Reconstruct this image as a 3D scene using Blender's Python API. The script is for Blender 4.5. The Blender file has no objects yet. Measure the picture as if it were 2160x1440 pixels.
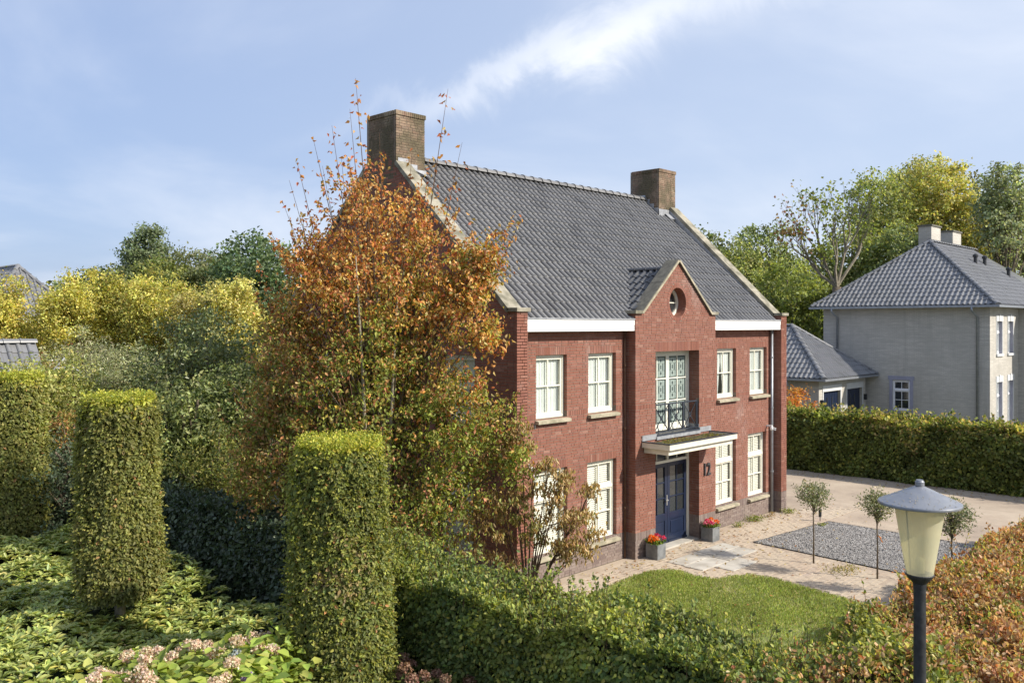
import bpy, bmesh, math, random
import numpy as np
from math import radians, sin, cos, pi, hypot, atan2, sqrt
from mathutils import Vector, Matrix, geometry, noise as mnoise

random.seed(7)
RNG = np.random.default_rng(7)
SC = bpy.context.scene
COL = SC.collection

# ------------------------------------------------------------------ camera, light, exposure
FWD = Vector((0.7212, 0.6928, 0)); RGT = Vector((0.6928, -0.7212, 0)); CAM = Vector((-13.44, -12.76, 5.6))
cam_d = bpy.data.cameras.new('camera'); cam = bpy.data.objects.new('camera', cam_d); COL.objects.link(cam)
cam_d.sensor_width = 36.0; cam_d.lens = 31.05; cam_d.shift_y = -0.0162
cam_d.clip_start = 0.1; cam_d.clip_end = 3000
cam.location = CAM; cam.rotation_euler = (radians(90), 0, -atan2(0.7212, 0.6928))
SC.camera = cam

SUN_TO = Vector((0.43, -1.0, 0.76)).normalized()          # towards the sun
sun_d = bpy.data.lights.new('sun', 'SUN'); sun = bpy.data.objects.new('sun', sun_d); COL.objects.link(sun)
sun_d.energy = 3.9; sun_d.angle = radians(0.9); sun_d.color = (1.0, 0.93, 0.82)
sun.rotation_euler = SUN_TO.to_track_quat('Z', 'Y').to_euler(); sun.location = (0, -30, 30)

W = bpy.data.worlds.new('World'); SC.world = W; W.use_nodes = True
nt = W.node_tree; N = nt.nodes; L = nt.links; N.clear()
def wn(t, **k):
    n = N.new(t)
    for a, b in k.items(): setattr(n, a, b)
    return n
def wmath(op, a, b=None, c=None, clamp=False):
    n = wn('ShaderNodeMath', operation=op); n.use_clamp = clamp
    for i, v in enumerate((a, b, c)):
        if v is None: continue
        if isinstance(v, (int, float)): n.inputs[i].default_value = v
        else: L.new(v, n.inputs[i])
    return n.outputs[0]
def wdot(v):
    n = wn('ShaderNodeVectorMath', operation='DOT_PRODUCT'); L.new(tc.outputs['Generated'], n.inputs[0]); n.inputs[1].default_value = v
    return n.outputs['Value']
tc = wn('ShaderNodeTexCoord')
sky = wn('ShaderNodeTexSky'); sky.sky_type = 'NISHITA'; sky.sun_disc = False
sky.sun_elevation = math.asin(SUN_TO.z); sky.sun_rotation = atan2(SUN_TO.x, SUN_TO.y)
sky.air_density = 1.0; sky.dust_density = 1.2; sky.ozone_density = 1.6
# cloud veil: noise on the direction of view, flattened onto a high layer
dz = wdot((0, 0, 1))
zz = wmath('MAXIMUM', wmath('ADD', dz, 0.22), 0.05)
cx_ = wmath('DIVIDE', wdot((1, 0, 0)), zz); cy_ = wmath('DIVIDE', wdot((0, 1, 0)), zz)
cmb = wn('ShaderNodeCombineXYZ'); L.new(cx_, cmb.inputs[0]); L.new(cy_, cmb.inputs[1])
nz = wn('ShaderNodeTexNoise'); nz.inputs['Scale'].default_value = 0.85; nz.inputs['Detail'].default_value = 7; nz.inputs['Roughness'].default_value = 0.52
nz.inputs['Distortion'].default_value = 0.5; L.new(cmb.outputs[0], nz.inputs['Vector'])
rp = wn('ShaderNodeMapRange'); rp.interpolation_type = 'SMOOTHSTEP'; L.new(nz.outputs['Fac'], rp.inputs[0])
rp.inputs[1].default_value = 0.38; rp.inputs[2].default_value = 0.74; rp.inputs[3].default_value = 0.0; rp.inputs[4].default_value = 0.6
# one brighter streak of cirrus above the roof
fd = wmath('MAXIMUM', wdot(FWD), 0.05)
uu = wmath('DIVIDE', wdot(RGT), fd); vv = wmath('DIVIDE', dz, fd)
nz2 = wn('ShaderNodeTexNoise'); nz2.inputs['Scale'].default_value = 7.0; nz2.inputs['Detail'].default_value = 8; nz2.inputs['Roughness'].default_value = 0.6
nz2.inputs['Distortion'].default_value = 0.6
L.new(tc.outputs['Generated'], nz2.inputs['Vector'])
wob = wmath('MULTIPLY', wmath('SUBTRACT', nz2.outputs['Fac'], 0.5), 0.17)
cen = wmath('ADD', wmath('MULTIPLY', uu, 0.36), 0.292)                      # centre line of the streak
dist = wmath('ADD', wmath('SUBTRACT', vv, cen), wob)
wid = wmath('ADD', wmath('MULTIPLY', wmath('ADD', uu, 0.15), 0.085), 0.012)
wid = wmath('MAXIMUM', wid, 0.012)
q = wmath('DIVIDE', dist, wid)
g1 = wmath('POWER', 2.718, wmath('MULTIPLY', wmath('MULTIPLY', q, q), -1.0))
u2 = wmath('DIVIDE', wmath('SUBTRACT', uu, 0.12), 0.21)
g2 = wmath('POWER', 2.718, wmath('MULTIPLY', wmath('MULTIPLY', u2, u2), -1.0))
st = wmath('MULTIPLY', wmath('MULTIPLY', g1, g2), 1.0)
stn = wmath('MULTIPLY', st, wmath('ADD', wmath('MULTIPLY', nz2.outputs['Fac'], 1.5), 0.1))
cl = wmath('MAXIMUM', rp.outputs[0], stn, clamp=True)
mx = wn('ShaderNodeMix', data_type='RGBA')
hz = wn('ShaderNodeMix', data_type='RGBA')                                   # a thin high veil over the clear sky
hz.inputs[0].default_value = 0.80; L.new(sky.outputs[0], hz.inputs[6])
sd = wn('ShaderNodeMapRange'); sd.interpolation_type = 'SMOOTHSTEP'; L.new(wdot(RGT), sd.inputs[0]); sd.inputs[1].default_value = -0.75; sd.inputs[2].default_value = 0.45   # paler towards the sun side
vc = wn('ShaderNodeMix', data_type='RGBA'); L.new(sd.outputs[0], vc.inputs[0]); vc.inputs[6].default_value = (1.72, 2.28, 3.65, 1); vc.inputs[7].default_value = (2.95, 3.45, 4.5, 1); L.new(vc.outputs[2], hz.inputs[7])
L.new(hz.outputs[2], mx.inputs[6]); mx.inputs[7].default_value = (5.0, 5.2, 5.6, 1); L.new(cl, mx.inputs[0])
bg = wn('ShaderNodeBackground'); bg.inputs[1].default_value = 0.122; L.new(mx.outputs[2], bg.inputs[0])
wo = wn('ShaderNodeOutputWorld'); L.new(bg.outputs[0], wo.inputs[0])
SC.view_settings.view_transform = 'Standard'; SC.view_settings.look = 'None'
SC.view_settings.exposure = 0.74; SC.view_settings.gamma = 1.0; SC.view_settings.use_curve_mapping = False
SC.render.engine = 'CYCLES'; SC.cycles.max_bounces = 8; SC.cycles.transparent_max_bounces = 12

def at(px, py, d):
    """world point at depth d (metres along the view) for a place given on the survey picture"""
    l = (px - 1080) / 1863 * d
    p = CAM + RGT * l + FWD * d
    return Vector((p.x, p.y, 5.6 - (py - 685) / 1863 * d))

# ------------------------------------------------------------------ materials
def mat(name):
    m = bpy.data.materials.new(name); m.use_nodes = True
    n = m.node_tree; n.nodes.clear()
    o = n.nodes.new('ShaderNodeOutputMaterial'); b = n.nodes.new('ShaderNodeBsdfPrincipled'); n.links.new(b.outputs[0], o.inputs[0])
    return m, n, b, o
def nd(n, t, **k):
    x = n.nodes.new(t)
    for a, b in k.items(): setattr(x, a, b)
    return x
def ramp(n, fac, stops):
    r = nd(n, 'ShaderNodeValToRGB'); e = r.color_ramp.elements
    while len(e) > 1: e.remove(e[-1])
    e[0].position = stops[0][0]; e[0].color = (*stops[0][1], 1)
    for p, c in stops[1:]:
        x = e.new(p); x.color = (*c, 1)
    n.links.new(fac, r.inputs[0]); return r.outputs[0]
def noise(n, scale, detail=4, rough=0.55, coord='Object', sc3=None):
    t = nd(n, 'ShaderNodeTexCoord'); x = nd(n, 'ShaderNodeTexNoise')
    x.inputs['Scale'].default_value = scale; x.inputs['Detail'].default_value = detail; x.inputs['Roughness'].default_value = rough
    if sc3:
        mp = nd(n, 'ShaderNodeMapping'); mp.inputs['Scale'].default_value = sc3
        n.links.new(t.outputs[coord], mp.inputs[0]); n.links.new(mp.outputs[0], x.inputs['Vector'])
    else: n.links.new(t.outputs[coord], x.inputs['Vector'])
    return x.outputs['Fac']
def posnoise(n, scale, detail=4, rough=0.55, sc3=None):
    g = nd(n, 'ShaderNodeNewGeometry'); x = nd(n, 'ShaderNodeTexNoise')
    x.inputs['Scale'].default_value = scale; x.inputs['Detail'].default_value = detail; x.inputs['Roughness'].default_value = rough
    if sc3:
        mp = nd(n, 'ShaderNodeMapping'); mp.inputs['Scale'].default_value = sc3
        n.links.new(g.outputs['Position'], mp.inputs[0]); n.links.new(mp.outputs[0], x.inputs['Vector'])
    else: n.links.new(g.outputs['Position'], x.inputs['Vector'])
    return x.outputs['Fac']
def mix(n, fac, a, b, mode='MIX'):
    x = nd(n, 'ShaderNodeMix', data_type='RGBA', blend_type=mode)
    for i, v in ((0, fac), (6, a), (7, b)):
        if isinstance(v, (int, float)): x.inputs[i].default_value = v
        elif isinstance(v, tuple): x.inputs[i].default_value = (*v, 1) if len(v) == 3 else v
        else: n.links.new(v, x.inputs[i])
    return x.outputs[2]
def mr(n, v, a, b, c=0.0, d=1.0):
    x = nd(n, 'ShaderNodeMapRange'); x.interpolation_type = 'SMOOTHSTEP'; n.links.new(v, x.inputs[0])
    for i, k in enumerate((a, b, c, d)): x.inputs[i + 1].default_value = k
    return x.outputs[0]
def piece_random(n):
    """a value per piece: per mesh island and per object together"""
    g = nd(n, 'ShaderNodeNewGeometry'); o = nd(n, 'ShaderNodeObjectInfo'); a = nd(n, 'ShaderNodeMath', operation='ADD')
    n.links.new(g.outputs['Random Per Island'], a.inputs[0]); n.links.new(o.outputs['Random'], a.inputs[1])
    f = nd(n, 'ShaderNodeMath', operation='FRACT'); n.links.new(a.outputs[0], f.inputs[0]); return f.outputs[0]
def bump(n, b, h, dist=0.005, s=0.6):
    x = nd(n, 'ShaderNodeBump'); x.inputs['Distance'].default_value = dist; x.inputs['Strength'].default_value = s
    n.links.new(h, x.inputs['Height']); n.links.new(x.outputs[0], b.inputs['Normal'])
def simple(name, col, rough=0.6, var=0.12, scale=6, metal=0.0, spec=0.4, bmp=0.0, c2=None, bscale=40):
    m, n, b, o = mat(name)
    f = posnoise(n, scale, 5)
    c2 = c2 or tuple(c * (1 - 2.2 * var) for c in col)
    n.links.new(mix(n, mr(n, f, 0.3, 0.7), col, c2), b.inputs['Base Color'])
    b.inputs['Roughness'].default_value = rough; b.inputs['Metallic'].default_value = metal; b.inputs['Specular IOR Level'].default_value = spec
    if bmp: bump(n, b, posnoise(n, bscale, 4), bmp)
    return m

def brick_mat(name, stops, stain=(0.5, 0.45, 0.42), stain_amt=0.35, grime=None, grime_amt=0.0):
    m, n, b, o = mat(name)
    c = ramp(n, piece_random(n), stops)
    c = mix(n, mr(n, posnoise(n, 26, 4), 0.35, 0.75, 0, 0.35), c, (0.13, 0.065, 0.055))
    st = posnoise(n, 0.9, 6, 0.65, (1, 1, 0.6))
    c = mix(n, mr(n, st, 0.56, 0.78, 0, stain_amt), c, stain)
    c = mix(n, mr(n, posnoise(n, 1.0, 5, 0.6, (3.2, 3.2, .5)), 0.5, 0.7, 0, 0.28), c, tuple(x[0] * .5 + .02 for x in ((stops[0][1][0],), (stops[0][1][1],), (stops[0][1][2],))))
    if grime: c = mix(n, mr(n, posnoise(n, 1.6, 7, 0.7, (1, 1, 0.8)), 0.34, 0.6, 0, grime_amt), c, grime)
    n.links.new(c, b.inputs['Base Color']); b.inputs['Roughness'].default_value = 0.85; b.inputs['Specular IOR Level'].default_value = 0.25
    bump(n, b, posnoise(n, 60, 3), 0.004, 0.5)
    return m
M = {}
M['brick'] = brick_mat('red_brick', [(0, (0.25, 0.104, 0.070)), (0.25, (0.23, 0.092, 0.063)), (0.45, (0.27, 0.113, 0.077)), (0.6, (0.22, 0.090, 0.067)), (0.75, (0.295, 0.13, 0.092)), (0.9, (0.25, 0.102, 0.074)), (1, (0.33, 0.175, 0.13))])
M['plinth_brick'] = brick_mat('grey_brown_brick', [(0, (0.20, 0.155, 0.135)), (0.4, (0.26, 0.21, 0.185)), (0.7, (0.17, 0.13, 0.12)), (1, (0.30, 0.25, 0.22))], (0.42, 0.37, 0.31), 0.4)
M['chim_brick'] = brick_mat('weathered_brick', [(0, (0.26, 0.16, 0.115)), (0.5, (0.32, 0.23, 0.16)), (1, (0.22, 0.16, 0.12))], (0.56, 0.52, 0.36), 0.95, (0.10, 0.085, 0.05), 0.95)
M['mortar'] = simple('mortar', (0.27, 0.215, 0.17), 0.95, 0.2, 8, bmp=0.003)
M['stone'] = simple('weathered_stone', (0.44, 0.39, 0.29), 0.9, 0.22, 5, bmp=0.004, c2=(0.25, 0.23, 0.16))
M['lichen_stone'] = simple('lichen_stone', (0.36, 0.33, 0.26), 0.95, 0.2, 3.5, bmp=0.008, c2=(0.15, 0.14, 0.10))
M['dark_stone'] = simple('dark_coping_stone', (0.10, 0.095, 0.08), 0.95, 0.2, 9, bmp=0.006, c2=(0.17, 0.16, 0.13))
M['white'] = simple('white_board', (0.80, 0.79, 0.77), 0.45, 0.03, 2)
M['cream'] = simple('cream_paint', (0.78, 0.755, 0.64), 0.4, 0.03, 3)
M['trim_cream'] = simple('cream_canopy_paint', (0.74, 0.69, 0.56), 0.5, 0.05, 3)
M['blue'] = simple('dark_blue_paint', (0.015, 0.024, 0.054), 0.3, 0.08, 3, spec=0.5)
M['dark_frame'] = simple('blue_grey_iron', (0.035, 0.042, 0.058), 0.4, 0.1, 8)
M['lead'] = simple('lead_sheet', (0.40, 0.41, 0.43), 0.5, 0.15, 6, metal=0.3, bmp=0.006, bscale=15)
M['zinc'] = simple('zinc_pipe', (0.36, 0.38, 0.41), 0.42, 0.1, 6, metal=0.55)
M['pale_pipe'] = simple('pale_pipe', (0.60, 0.60, 0.60), 0.5, 0.05, 6)
M['black_iron'] = simple('black_iron', (0.018, 0.019, 0.022), 0.5, 0.1, 22, c2=(0.034, 0.036, 0.04))
M['curtain'] = simple('white_curtain', (0.74, 0.77, 0.74), 0.9, 0.04, 3)
M['blind'] = simple('cream_blind', (0.78, 0.76, 0.66), 0.7, 0.03, 3)
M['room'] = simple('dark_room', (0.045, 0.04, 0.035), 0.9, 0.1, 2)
M['trunk'] = simple('bark', (0.17, 0.135, 0.095), 0.95, 0.2, 9, bmp=0.01)
M['trunk_pale'] = simple('pale_bark', (0.30, 0.26, 0.19), 0.9, 0.2, 9, bmp=0.01)
M['twig'] = simple('brown_twig', (0.15, 0.085, 0.05), 0.9, 0.2, 9)
M['core'] = simple('leaf_shade_core', (0.022, 0.035, 0.012), 0.95, 0.2, 9, bmp=0.03, bscale=14)  # dark leaf fill; inner shade put into its colour, blocks see-through
M['core_brown'] = simple('twig_shade_core', (0.06, 0.04, 0.022), 0.95, 0.2, 9, bmp=0.03, bscale=14)  # brown twig fill, darkened in colour for the shade inside
M['soil'] = simple('dark_soil', (0.07, 0.055, 0.038), 0.95, 0.2, 3, bmp=0.02, bscale=12)
M['moss'] = simple('roof_moss', (0.10, 0.095, 0.025), 0.95, 0.3, 9, bmp=0.02, bscale=18, c2=(0.05, 0.035, 0.018))
M['planter'] = simple('zinc_planter', (0.24, 0.25, 0.255), 0.5, 0.18, 5, metal=0.2, c2=(0.14, 0.15, 0.155))
M['metal_white'] = simple('white_plastic', (0.75, 0.75, 0.74), 0.4, 0.02)
M['number'] = simple('dark_grey_number', (0.05, 0.05, 0.055), 0.45, 0.05)
M['orange'] = simple('orange_tape', (0.85, 0.28, 0.03), 0.6, 0.05)
M['handle'] = simple('brushed_steel', (0.6, 0.6, 0.58), 0.35, 0.05, 5, metal=0.8)
M['nb_stone'] = simple('blue_grey_stone', (0.33, 0.33, 0.41), 0.7, 0.08, 3)
M['nb_pale'] = simple('pale_stone', (0.62, 0.63, 0.63), 0.7, 0.05, 3)
M['nb_white'] = simple('white_window_paint', (0.80, 0.80, 0.82), 0.4, 0.02, 3)
M['slab'] = simple('concrete_slab', (0.52, 0.49, 0.43), 0.9, 0.1, 2.2, bmp=0.003, c2=(0.37, 0.34, 0.29))

def tile_mat(name, a, b_, rough=0.42):
    m, n, b, o = mat(name)
    c = ramp(n, piece_random(n), [(0, a), (0.5, b_), (0.8, tuple(x * 1.18 for x in a)), (1, tuple(x * 0.8 for x in a))])
    c = mix(n, mr(n, posnoise(n, 3.0, 6, 0.7), 0.52, 0.75, 0, 0.35), c, (0.22, 0.21, 0.18))
    c = mix(n, mr(n, posnoise(n, 0.6, 7, 0.72, (1, .5, .5)), 0.5, 0.72, 0, 0.3), c, (0.10, 0.10, 0.085)); c = mix(n, mr(n, posnoise(n, 14, 3, 0.6), 0.68, 0.74, 0, 0.5), c, (0.34, 0.34, 0.29))
    n.links.new(c, b.inputs['Base Color']); b.inputs['Roughness'].default_value = rough; b.inputs['Specular IOR Level'].default_value = 0.5
    bump(n, b, posnoise(n, 90, 3), 0.002, 0.4)
    return m
M['tile'] = tile_mat('dark_grey_clay_tile', (0.165, 0.162, 0.160), (0.20, 0.196, 0.192))
M['tile_dark'] = tile_mat('black_clay_tile', (0.05, 0.052, 0.058), (0.06, 0.062, 0.068))
M['tile_nb'] = tile_mat('slate_grey_tile', (0.155, 0.157, 0.165), (0.19, 0.192, 0.20), 0.36)

def wall_tex(name, c1, c2, mortar, bw=0.22, bh=0.0625):
    m, n, b, o = mat(name)
    g = nd(n, 'ShaderNodeNewGeometry'); s = nd(n, 'ShaderNodeSeparateXYZ'); n.links.new(g.outputs['Position'], s.inputs[0])
    a = nd(n, 'ShaderNodeMath', operation='ADD'); n.links.new(s.outputs[0], a.inputs[0]); n.links.new(s.outputs[1], a.inputs[1])
    v = nd(n, 'ShaderNodeCombineXYZ'); n.links.new(a.outputs[0], v.inputs[0]); n.links.new(s.outputs[2], v.inputs[1])
    k = nd(n, 'ShaderNodeTexBrick'); n.links.new(v.outputs[0], k.inputs['Vector'])
    k.inputs['Color1'].default_value = (*c1, 1); k.inputs['Color2'].default_value = (*c2, 1); k.inputs['Mortar'].default_value = (*mortar, 1)
    k.inputs['Scale'].default_value = 1; k.inputs['Mortar Size'].default_value = 0.006; k.inputs['Brick Width'].default_value = bw; k.inputs['Row Height'].default_value = bh
    k.inputs['Mortar Smooth'].default_value = 0.3; k.inputs['Bias'].default_value = -0.1
    c = mix(n, mr(n, posnoise(n, 0.55, 6, 0.62, (1, 1, 1.3)), 0.35, 0.7, 0, 0.55), k.outputs['Color'], tuple(x * 0.62 for x in c1))
    c = mix(n, mr(n, posnoise(n, 1.6, 6, 0.7, (.7, .7, 9)), 0.40, 0.60, 0, 0.6), c, tuple(x * 0.64 for x in c1))
    c = mix(n, mr(n, posnoise(n, 3, 5, 0.6, (1, 1, 3)), 0.5, 0.8, 0, 0.25), c, tuple(min(1, x * 1.25) for x in c1))
    c = mix(n, mr(n, posnoise(n, 1.0, 5, 0.65, (2.5, 2.5, .22)), 0.5, 0.68, 0, 0.3), c, tuple(x * 0.5 for x in c1))
    n.links.new(c, b.inputs['Base Color']); b.inputs['Roughness'].default_value = 0.9
    inv = nd(n, 'ShaderNodeMath', operation='SUBTRACT'); inv.inputs[0].default_value = 1.0; n.links.new(k.outputs['Fac'], inv.inputs[1])
    bump(n, b, inv.outputs[0], 0.006, 0.7)
    return m
M['nb_wall'] = wall_tex('pale_grey_brickwork', (0.60, 0.565, 0.50), (0.54, 0.51, 0.455), (0.30, 0.28, 0.25))
M['far_wall'] = wall_tex('orange_red_brickwork', (0.42, 0.14, 0.07), (0.36, 0.11, 0.06), (0.3, 0.25, 0.2))

# glass: clear with a sharp reflection
m, n, b, o = mat('window_glass')
b.inputs['Base Color'].default_value = (0.95, 0.98, 0.97, 1); b.inputs['Roughness'].default_value = 0.03
b.inputs['Transmission Weight'].default_value = 1.0; b.inputs['IOR'].default_value = 1.45
tr = nd(n, 'ShaderNodeBsdfTransparent'); tr.inputs[0].default_value = (0.95, 0.97, 0.96, 1)
gl = nd(n, 'ShaderNodeBsdfGlossy'); gl.inputs['Roughness'].default_value = 0.02
lw = nd(n, 'ShaderNodeLayerWeight'); lw.inputs[0].default_value = 0.5; pw = nd(n, 'ShaderNodeMath', operation='POWER'); n.links.new(lw.outputs['Facing'], pw.inputs[0]); pw.inputs[1].default_value = 3.5; fr = nd(n, 'ShaderNodeMath', operation='MULTIPLY_ADD'); n.links.new(pw.outputs[0], fr.inputs[0]); fr.inputs[1].default_value = 0.85; fr.inputs[2].default_value = 0.12
ms = nd(n, 'ShaderNodeMixShader'); n.links.new(fr.outputs[0], ms.inputs[0]); n.links.new(tr.outputs[0], ms.inputs[1]); n.links.new(gl.outputs[0], ms.inputs[2])
n.links.new(ms.outputs[0], o.inputs[0]); M['glass'] = m
m, n, b, o = mat('dark_glass')
b.inputs['Base Color'].default_value = (0.03, 0.034, 0.036, 1); b.inputs['Roughness'].default_value = 0.04; b.inputs['Specular IOR Level'].default_value = 0.8
M['dark_glass'] = m
# stained glass with grey-green lozenge pattern
m, n, b, o = mat('leaded_glass')
b.inputs['Base Color'].default_value = (0.30, 0.36, 0.33, 1); b.inputs['Roughness'].default_value = 0.12; M['leaded_light'] = m
m, n, b, o = mat('leaded_glass_dark')
b.inputs['Base Color'].default_value = (0.04, 0.055, 0.055, 1); b.inputs['Roughness'].default_value = 0.1; M['leaded_dark'] = m

def leaf_mat(name, trans=0.35, rough=0.5, spec=0.35):
    m, n, b, o = mat(name)
    a = nd(n, 'ShaderNodeAttribute'); a.attribute_name = 'Col'
    oi = nd(n, 'ShaderNodeObjectInfo')
    c = mix(n, mr(n, oi.outputs['Random'], 0, 1, 0.0, 0.18), a.outputs['Color'], (0.16, 0.17, 0.03))
    n.links.new(c, b.inputs['Base Color']); b.inputs['Roughness'].default_value = rough; b.inputs['Specular IOR Level'].default_value = spec
    t = nd(n, 'ShaderNodeBsdfTranslucent')
    tcx = mix(n, 1.0, a.outputs['Color'], (1.5, 1.5, 0.7), 'MULTIPLY'); n.links.new(tcx, t.inputs[0])
    s = nd(n, 'ShaderNodeMixShader'); s.inputs[0].default_value = trans
    n.links.new(b.outputs[0], s.inputs[1]); n.links.new(t.outputs[0], s.inputs[2]); n.links.new(s.outputs[0], o.inputs[0])
    return m
M['leaf'] = leaf_mat('leaf', 0.36, 0.5, 0.3)
M['leaf_gloss'] = leaf_mat('glossy_leaf', 0.22, 0.36, 0.45)
M['petal'] = leaf_mat('petal', 0.3, 0.8, 0.1)
M['grass'] = leaf_mat('grass_blade', 0.3, 0.6, 0.2)
M['pebble'] = None
m, n, b, o = mat('grey_pebble')
c = ramp(n, piece_random(n), [(0, (0.12, 0.115, 0.11)), (0.4, (0.225, 0.215, 0.205)), (0.75, (0.33, 0.31, 0.29)), (1, (0.48, 0.47, 0.45))])
n.links.new(c, b.inputs['Base Color']); b.inputs['Roughness'].default_value = 0.8; M['pebble'] = m
m, n, b, o = mat('sandy_paver')
c = ramp(n, piece_random(n), [(0, (0.36, 0.275, 0.205)), (0.35, (0.41, 0.32, 0.24)), (0.6, (0.34, 0.265, 0.205)), (0.85, (0.44, 0.35, 0.26)), (1, (0.38, 0.30, 0.25))])
c = mix(n, mr(n, posnoise(n, 0.7, 7, 0.68), 0.30, 0.58, 0, 0.85), c, (0.46, 0.385, 0.29))
c = mix(n, mr(n, posnoise(n, 0.45, 5, 0.6), 0.55, 0.75, 0, 0.5), c, (0.30, 0.25, 0.20))
n.links.new(c, b.inputs['Base Color']); b.inputs['Roughness'].default_value = 0.92; bump(n, b, posnoise(n, 50, 4), 0.004); M['paver'] = m
m, n, b, o = mat('sandy_ground')
c = ramp(n, posnoise(n, 0.5, 8, 0.66), [(0.3, (0.28, 0.22, 0.17)), (0.5, (0.40, 0.32, 0.24)), (0.7, (0.50, 0.415, 0.315))])
c = mix(n, mr(n, posnoise(n, 9, 6, 0.7), 0.55, 0.7, 0, 0.35), c, (0.22, 0.17, 0.12)); c = mix(n, mr(n, posnoise(n, 0.9, 6, 0.65, (2.2, .22, 1)), 0.5, 0.66, 0, 0.4), c, (0.30, 0.245, 0.19))
n.links.new(c, b.inputs['Base Color']); b.inputs['Roughness'].default_value = 0.95; bump(n, b, posnoise(n, 35, 5), 0.008); M['sand'] = m
m, n, b, o = mat('garden_ground')
c = ramp(n, posnoise(n, 0.35, 7), [(0.35, (0.06, 0.07, 0.025)), (0.6, (0.10, 0.09, 0.045))])
n.links.new(c, b.inputs['Base Color']); b.inputs['Roughness'].default_value = 0.95; M['ground'] = m
m, n, b, o = mat('turf')
c = ramp(n, posnoise(n, 1.2, 6, 0.6), [(0.3, (0.15, 0.18, 0.05)), (0.5, (0.24, 0.25, 0.085)), (0.66, (0.36, 0.32, 0.16))])
n.links.new(c, b.inputs['Base Color']); b.inputs['Roughness'].default_value = 0.95; M['turf'] = m

# ------------------------------------------------------------------ object helpers
def link(o, parent=None):
    COL.objects.link(o)
    if parent is not None:
        o.parent = parent
        if parent.get('_loc') is not None: o.matrix_parent_inverse = Matrix.Translation(-Vector(parent['_loc']))
    return o
TOPS = []
def thing(name, label, cat, loc=(0, 0, 0), group=None):
    o = bpy.data.objects.new(name, None); COL.objects.link(o); o.location = loc; o.empty_display_size = 0.3
    o['label'] = label; o['category'] = cat; o['_loc'] = list(loc); TOPS.append(o)
    if group: o['group'] = group
    return o
def tag(o, label=None, cat=None, group=None, kind=None):
    if label: o['label'] = label
    if cat: o['category'] = cat
    if group: o['group'] = group
    if kind: o['kind'] = kind
    return o
class MB:
    def __init__(s): s.v = []; s.f = []
    def add(s, vs, fs):
        k = len(s.v); s.v.extend(vs); s.f.extend([tuple(i + k for i in f) for f in fs]); return s
    def box(s, x0, x1, y0, y1, z0, z1):
        return s.add([(x0, y0, z0), (x1, y0, z0), (x1, y1, z0), (x0, y1, z0), (x0, y0, z1), (x1, y0, z1), (x1, y1, z1), (x0, y1, z1)],
                     [(0, 3, 2, 1), (4, 5, 6, 7), (0, 1, 5, 4), (1, 2, 6, 5), (2, 3, 7, 6), (3, 0, 4, 7)])
    def prism(s, bottom, top):
        n = len(bottom); vs = list(bottom) + list(top)
        return s.add([tuple(p) for p in vs], [tuple(range(n))[::-1], tuple(range(n, 2 * n))] + [(i, (i + 1) % n, n + (i + 1) % n, n + i) for i in range(n)])
    def beam(s, a, b_, w, h, up=(0, 0, 1)):
        a = Vector(a); b_ = Vector(b_); d = (b_ - a).normalized(); up = Vector(up); sd = d.cross(up)
        if sd.length < 1e-4: sd = d.cross(Vector((1, 0, 0)))
        sd.normalize(); u = sd.cross(d).normalized(); sd *= w / 2; u *= h / 2
        return s.prism([a - sd - u, a + sd - u, a + sd + u, a - sd + u], [b_ - sd - u, b_ + sd - u, b_ + sd + u, b_ - sd + u])
    def tube(s, pts, rad, k=6, cap=True):
        pts = [Vector(p) for p in pts]; n = len(pts)
        if isinstance(rad, (int, float)): rad = [rad] * n
        base = len(s.v); prev = None
        for i, p in enumerate(pts):
            d = (pts[min(i + 1, n - 1)] - pts[max(i - 1, 0)]).normalized()
            a = prev if prev is not None else (Vector((1, 0, 0)) if abs(d.x) < 0.8 else Vector((0, 1, 0)))
            a = (a - d * a.dot(d)).normalized(); prev = a; bb = d.cross(a)
            for j in range(k):
                t = 2 * pi * j / k; s.v.append(tuple(p + (a * cos(t) + bb * sin(t)) * rad[i]))
        for i in range(n - 1):
            for j in range(k):
                s.f.append((base + i * k + j, base + i * k + (j + 1) % k, base + (i + 1) * k + (j + 1) % k, base + (i + 1) * k + j))
        if cap: s.f.append(tuple(base + j for j in range(k))[::-1]); s.f.append(tuple(base + (n - 1) * k + j for j in range(k)))
        return s
    def lathe(s, prof, cx, cy, k=32, ends=True):
        base = len(s.v)
        for r, z in prof:
            for j in range(k):
                t = 2 * pi * j / k; s.v.append((cx + r * cos(t), cy + r * sin(t), z))
        for i in range(len(prof) - 1):
            for j in range(k):
                s.f.append((base + i * k + j, base + i * k + (j + 1) % k, base + (i + 1) * k + (j + 1) % k, base + (i + 1) * k + j))
        if ends: s.f.append(tuple(base + j for j in range(k))[::-1]); s.f.append(tuple(base + (len(prof) - 1) * k + j for j in range(k)))
        return s
    def mesh(s, name, m, smooth=False):
        me = bpy.data.meshes.new(name); me.from_pydata(s.v, [], s.f); me.materials.append(m)
        if smooth: me.shade_smooth()
        return me
    def build(s, name, m, parent=None, smooth=False, kind=None, bevel=0):
        o = bpy.data.objects.new(name, s.mesh(name, m, smooth)); link(o, parent)
        if kind: o['kind'] = kind
        if bevel:
            x = o.modifiers.new('bevel', 'BEVEL'); x.width = bevel; x.segments = 2; x.limit_method = 'ANGLE'
        return o

class Face:
    """a wall plane: origin, horizontal direction u, outward normal n; (u, z) coordinates"""
    def __init__(s, o, u, n): s.o = Vector(o); s.u = Vector(u); s.n = Vector(n)
    def p(s, u, z, w=0.0): return s.o + s.u * u + Vector((0, 0, z)) + s.n * w

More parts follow.
